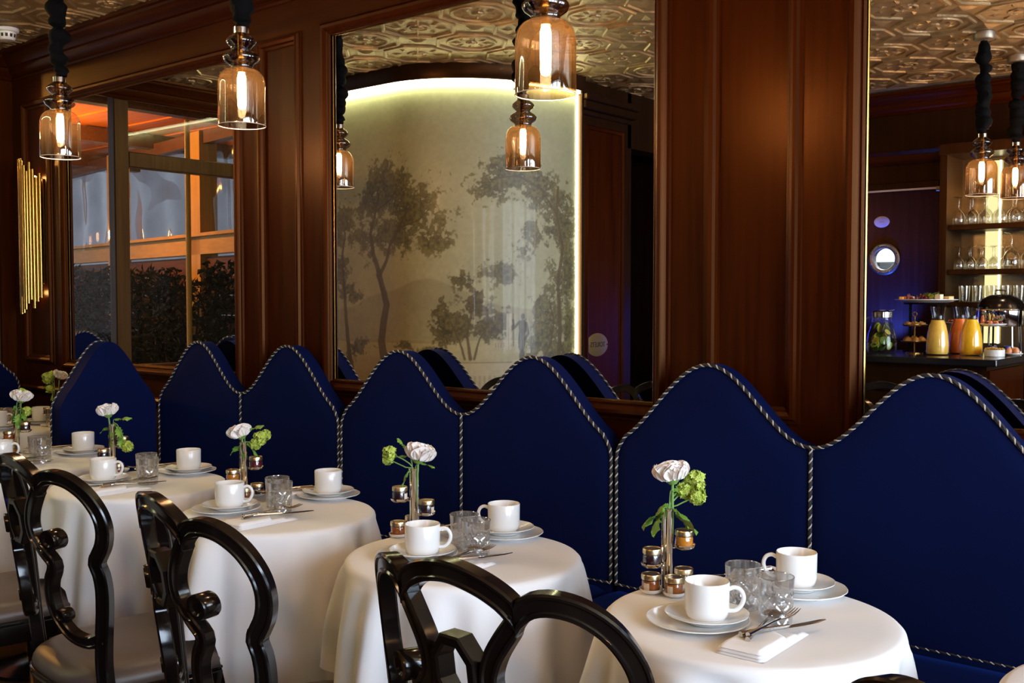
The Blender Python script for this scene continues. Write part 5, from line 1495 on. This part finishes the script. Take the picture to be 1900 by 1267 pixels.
# small tiered pastry stand
ts = thing('tiered_stand', 'small two-tier brass pastry stand beside the water jug', 'stand', (-1.938, -3.18, BZ))
MB().lathe([(0, 0), (.045, 0), (.045, .006), (.006, .012), (0, .012)], 24).build('base', M['brass'], ts)
MB().tube([(0, 0, .008), (0, 0, .205)], .004, 8).build('pole', M['brass'], ts); torus(MB(), (0, 0, .215), .011, .0025, 'y', 20, 6).build('ring_handle', M['brass'], ts)
for z, r in ((.060, .070), (.150, .066)): MB().lathe([(.004, z), (r - .01, z), (r, z + .008), (r, z + .010), (r - .012, z + .003), (.004, z + .003)], 32).build('tier', M['brass_pale'], ts, 40)
mp = pbr('baked_pastry', (.46, .22, .06), .5, var=(50, (.62, .36, .12)))
for tier, (z, r) in enumerate(((.063, .042), (.153, .040))):
    for k in range(6):
        a = TAU * k / 6
        o = thing('pastry', 'golden %s on the %s tier of the brass stand' % (('bun', 'savoury tartlet')[tier], ('lower', 'upper')[tier]), 'pastry', (-1.938 + r * math.cos(a), -3.18 + r * math.sin(a), BZ + z), k, 'pastries on the %s tier' % ('lower', 'upper')[tier])
        MB().lathe([(0, 0), (.017, 0), (.020, .008), (.016, .020), (.008, .026), (0, .027)] if tier == 0 else [(0, 0), (.015, 0), (.019, .014), (.016, .016), (0, .014)], 14).build('crust', mp, o)
        MB().ball((0, 0, .027 if tier == 0 else .017), .006, 8, 5).build('garnish', JAM['peach'] if (k + tier) % 2 else M['leaf'], o)
# canapés on a footed plate, ramekin salad, eggs
def footed(x, y, h, r, label):
    o = thing('footed_plate', label, 'plate', (x, y, BZ), 0, 'footed plates on the bar')
    MB().lathe([(0, 0), (.035, 0), (.035, .005), (.006, .012), (0, .012)], 24).build('foot', M['sleeve'], o)
    MB().tube([(0, 0, .01), (0, 0, h)], .005, 8).build('column', M['sleeve'], o)
    MB().lathe([(0, h), (r - .012, h), (r, h + .010), (r, h + .013), (r - .014, h + .004), (0, h + .004)], 36).build('dish', M['porcelain'], o, 40)
    return o
msal = pbr('salmon', (.70, .22, .12), .4); mcuc = pbr('cucumber', (.28, .40, .10), .4)
for (x, y, nm) in ((-1.550, -3.24, 'canapés'), (-1.800, -3.47, 'cured meat')):
    footed(x, y, .155, .066, 'white footed plate of %s behind the carafes' % nm)
    for k in range(9):
        a = TAU * k / 9 + .2; q = .040 if k < 7 else .012
        o = thing('canape', 'small %s on the footed plate behind the carafes' % ('salmon and cucumber canapé' if nm[0] == 'c' and nm[1] == 'a' else 'rolled slice of cured meat'), 'canape', (x + q * math.cos(a), y + q * math.sin(a), BZ + .1595), a, 'bites of ' + nm)
        MB().lathe([(0, 0), (.013, 0), (.013, .006), (0, .006)], 14).build('base', mcuc if nm[1] == 'a' else msal, o)
        MB().ball((0, 0, .014), .011, 9, 6, (1, .8, .8)).build('topping', msal if k % 3 else JAM['red'], o)
rk = thing('ramekin', 'white ramekin dish of salad beside the orange juice', 'bowl', (-1.510, -3.12, BZ))
MB().lathe([(0, 0), (.046, 0), (.049, .003), (.050, .036), (.047, .036), (.046, .006), (0, .006)], 36).build('dish', M['porcelain'], rk, 40)
sl = MB()
for k in range(60):
    a = rn.uniform(0, TAU); q = .044 * math.sqrt(rn.random()); sl.ball((q * math.cos(a), q * math.sin(a), .036 + rn.uniform(0, .016) * (1 - q / .06)), rn.uniform(.005, .009), 6, 4, (1, 1, .7))
tag(sl.build('salad', pbr('mixed_salad', (.28, .26, .05), .45, var=(55, (.62, .26, .05))), rk), kind='stuff')
ep = thing('egg_plate', 'white plate of brown boiled eggs at the counter end', 'plate', (-1.465, -3.30, BZ))
MB().lathe([(0, 0), (.035, 0), (.048, .010), (.048, .013), (.034, .004), (0, .004)], 32).build('dish', M['porcelain'], ep, 40)
megg = pbr('brown_egg', (.62, .30, .16), .4)
for k, (dx, dy) in enumerate(((-.016, .016), (.018, .010), (.0, -.020))):
    o = thing('boiled_egg', ['brown boiled egg on the plate edge nearest the ramekin', 'brown boiled egg on the plate edge over the counter end', 'brown boiled egg on the far edge of the egg plate'][k], 'egg', (-1.465 + dx, -3.30 + dy, BZ + .0042), 0, 'boiled eggs')
    MB().lathe([(0, 0), (.010, .002), (.0165, .011), (.0165, .020), (.012, .032), (.005, .039), (0, .040)], 16).build('shell', megg, o)
# chafing dish
cd = thing('chafing_dish', 'black domed chafing dish with chrome rim', 'chafing dish', (-1.570, -3.455, BZ))
MB().lathe([(0, .15), (.118, .15), (.126, .165), (.126, .235), (.120, .235), (.118, .160), (0, .158)], 40).build('pan', M['chrome'], cd, 40)
torus(MB(), (0, 0, .240), .127, .006, 'z', 44, 8).build('rim', M['chrome'], cd)
MB().lathe([(.125, .244), (.118, .270), (.095, .298), (.055, .318), (0, .326)], 40).build('lid', M['black_lacquer'], cd, 60)
MB().tube([(-.03, 0, .322), (-.03, 0, .345), (.03, 0, .345), (.03, 0, .322)], .005, 8).build('lid_handle', M['chrome'], cd)
for k in range(4):
    a = PI / 4 + k * PI / 2; MB().tube([(.110 * math.cos(a), .110 * math.sin(a), .16), (.118 * math.cos(a), .118 * math.sin(a), 0)], .006, 8).build('leg', M['chrome'], cd)
for k in range(2): MB().lathe([(0, 0), (.022, 0), (.022, .04), (.018, .042), (0, .042)], 16, (-.04 + .08 * k, 0, .002)).build('burner', pbr('blue_burner', (.02, .06, .45), .3), cd)
# glasses on the back bar
M['stemware'] = thin_glass('stemware_glass', (.93, .92, .88), 0, 1, 2.3)
def wineglass(s):
    return MB().lathe([(.031 * s, .0), (.0325 * s, .003), (.036 * s, .025 * s), (.034 * s, .055 * s), (.022 * s, .078 * s), (.006 * s, .090 * s), (.0035 * s, .105 * s), (.0035 * s, .150 * s), (.008 * s, .157 * s), (.030 * s, .162 * s), (.031 * s, .164 * s), (0, .1645 * s)], 20).mesh('bowl_and_stem', M['stemware'], 60)
def rim_mesh(s): return torus(MB(), (0, 0, .001), .031 * s, .0009, 'z', 24, 5).mesh('rim', M['stemware'], 60)
WG = {s: (wineglass(s), rim_mesh(s)) for s in (.82, 1.0, 1.28)}
ORD = ['first', 'second', 'third', 'fourth', 'fifth', 'sixth', 'seventh']
def glassrow(xs, y, z, s, label, group):
    for i, x in enumerate(xs):
        o = thing('wine_glass', ORD[i] + ' ' + label, 'glass', (x, y, z), 0, group)
        link('bowl_and_stem', WG[s][0], o); link('rim', WG[s][1], o)
x0 = -1.895
glassrow([x0 + .078 * k for k in range(7)], YB + .22, SHELF[2], 1.0, 'wine glass from the door in the front row of the top bar shelf', 'front row of the top bar shelf')
glassrow([x0 + .035 + .078 * k for k in range(6)], YB + .12, SHELF[2], 1.0, 'wine glass from the door in the rear row of the top bar shelf', 'rear row of the top bar shelf')
glassrow([x0 + .066 * k for k in range(4)], YB + .20, SHELF[1], .82, 'small wine glass from the door at the front of the middle bar shelf', 'small glasses on the middle bar shelf')
glassrow([x0 + .285 + .096 * k for k in range(4)], YB + .19, SHELF[1], 1.28, 'large balloon glass from the door on the middle bar shelf', 'balloon glasses on the middle bar shelf')
glassrow([x0 + .03 + .066 * k for k in range(4)], YB + .11, SHELF[1], .82, 'small wine glass from the door at the back of the middle bar shelf', 'rear small glasses on the middle bar shelf')
hb_ = MB().lathe([(0, .004), (.026, .004), (.027, 0), (.029, .002), (.033, .095), (.032, .095), (.0275, .008), (0, .008)], 20).mesh('tumbler_wall', M['stemware'], 60)
hr = torus(MB(), (0, 0, .095), .0326, .001, 'z', 24, 5).mesh('rim', M['stemware'], 60)
for k in range(7):
    o = thing('highball_glass', ORD[k] + ' highball glass from the door on the lowest bar shelf', 'glass', (x0 + .03 + .075 * k, YB + .19, SHELF[0]), 0, 'highballs on the lowest bar shelf')
    link('tumbler_wall', hb_, o); link('rim', hr, o)
# blue accent lamps
BL = (.03, .12, 1.0)
bt = thing('blue_light_tube', 'upright blue light tube standing beside the porthole door', 'lamp', (-3.15, -3.86, 0))
MB().lathe([(0, 0), (.08, 0), (.08, .02), (.02, .03), (.016, .75), (0, .75)], 24).build('base', M['black_lacquer'], bt)
MB().lathe([(0, .75), (.018, .75), (.018, 1.36), (0, 1.36)], 16).build('tube', glow('blue_glow', (.05, .08, 1.0), 9.0), bt)
MB().lathe([(0, 1.36), (.11, 1.36), (.11, 1.375), (0, 1.385)], 16).build('cap', M['black_lacquer'], bt)  # unseen disc added to stop the blue light going upwards
bu = thing('blue_uplight', 'slim blue uplight shining on the porthole door', 'lamp', (-2.30, -3.83, 0))
MB().lathe([(0, 0), (.06, 0), (.06, .012), (.012, .02), (0, .02)], 20).build('base', M['black_lacquer'], bu)
MB().tube([(0, 0, .015), (0, 0, .98)], .008, 8).build('pole', M['black_lacquer'], bu)
MB().lathe([(.008, .97), (.026, .975), (.026, 1.03), (.022, 1.03), (.020, .985), (0, .985)], 18).build('head', M['black_lacquer'], bu)
MB().lathe([(0, 1.018), (.021, 1.018)], 18).build('lens', glow('blue_lens', (.05, .18, 1.0), 12), bu)
d_ = bpy.data.lights.new('blue_beam', 'SPOT'); d_.color = BL; d_.energy = 46; d_.spot_size = math.radians(78); d_.spot_blend = .8; d_.shadow_soft_size = .02
o_ = bpy.data.objects.new('blue_beam', d_); COL.objects.link(o_); o_.parent = bu; o_.location = (0, 0, 1.04); o_.rotation_euler = (PI + .57, 0, -.4)
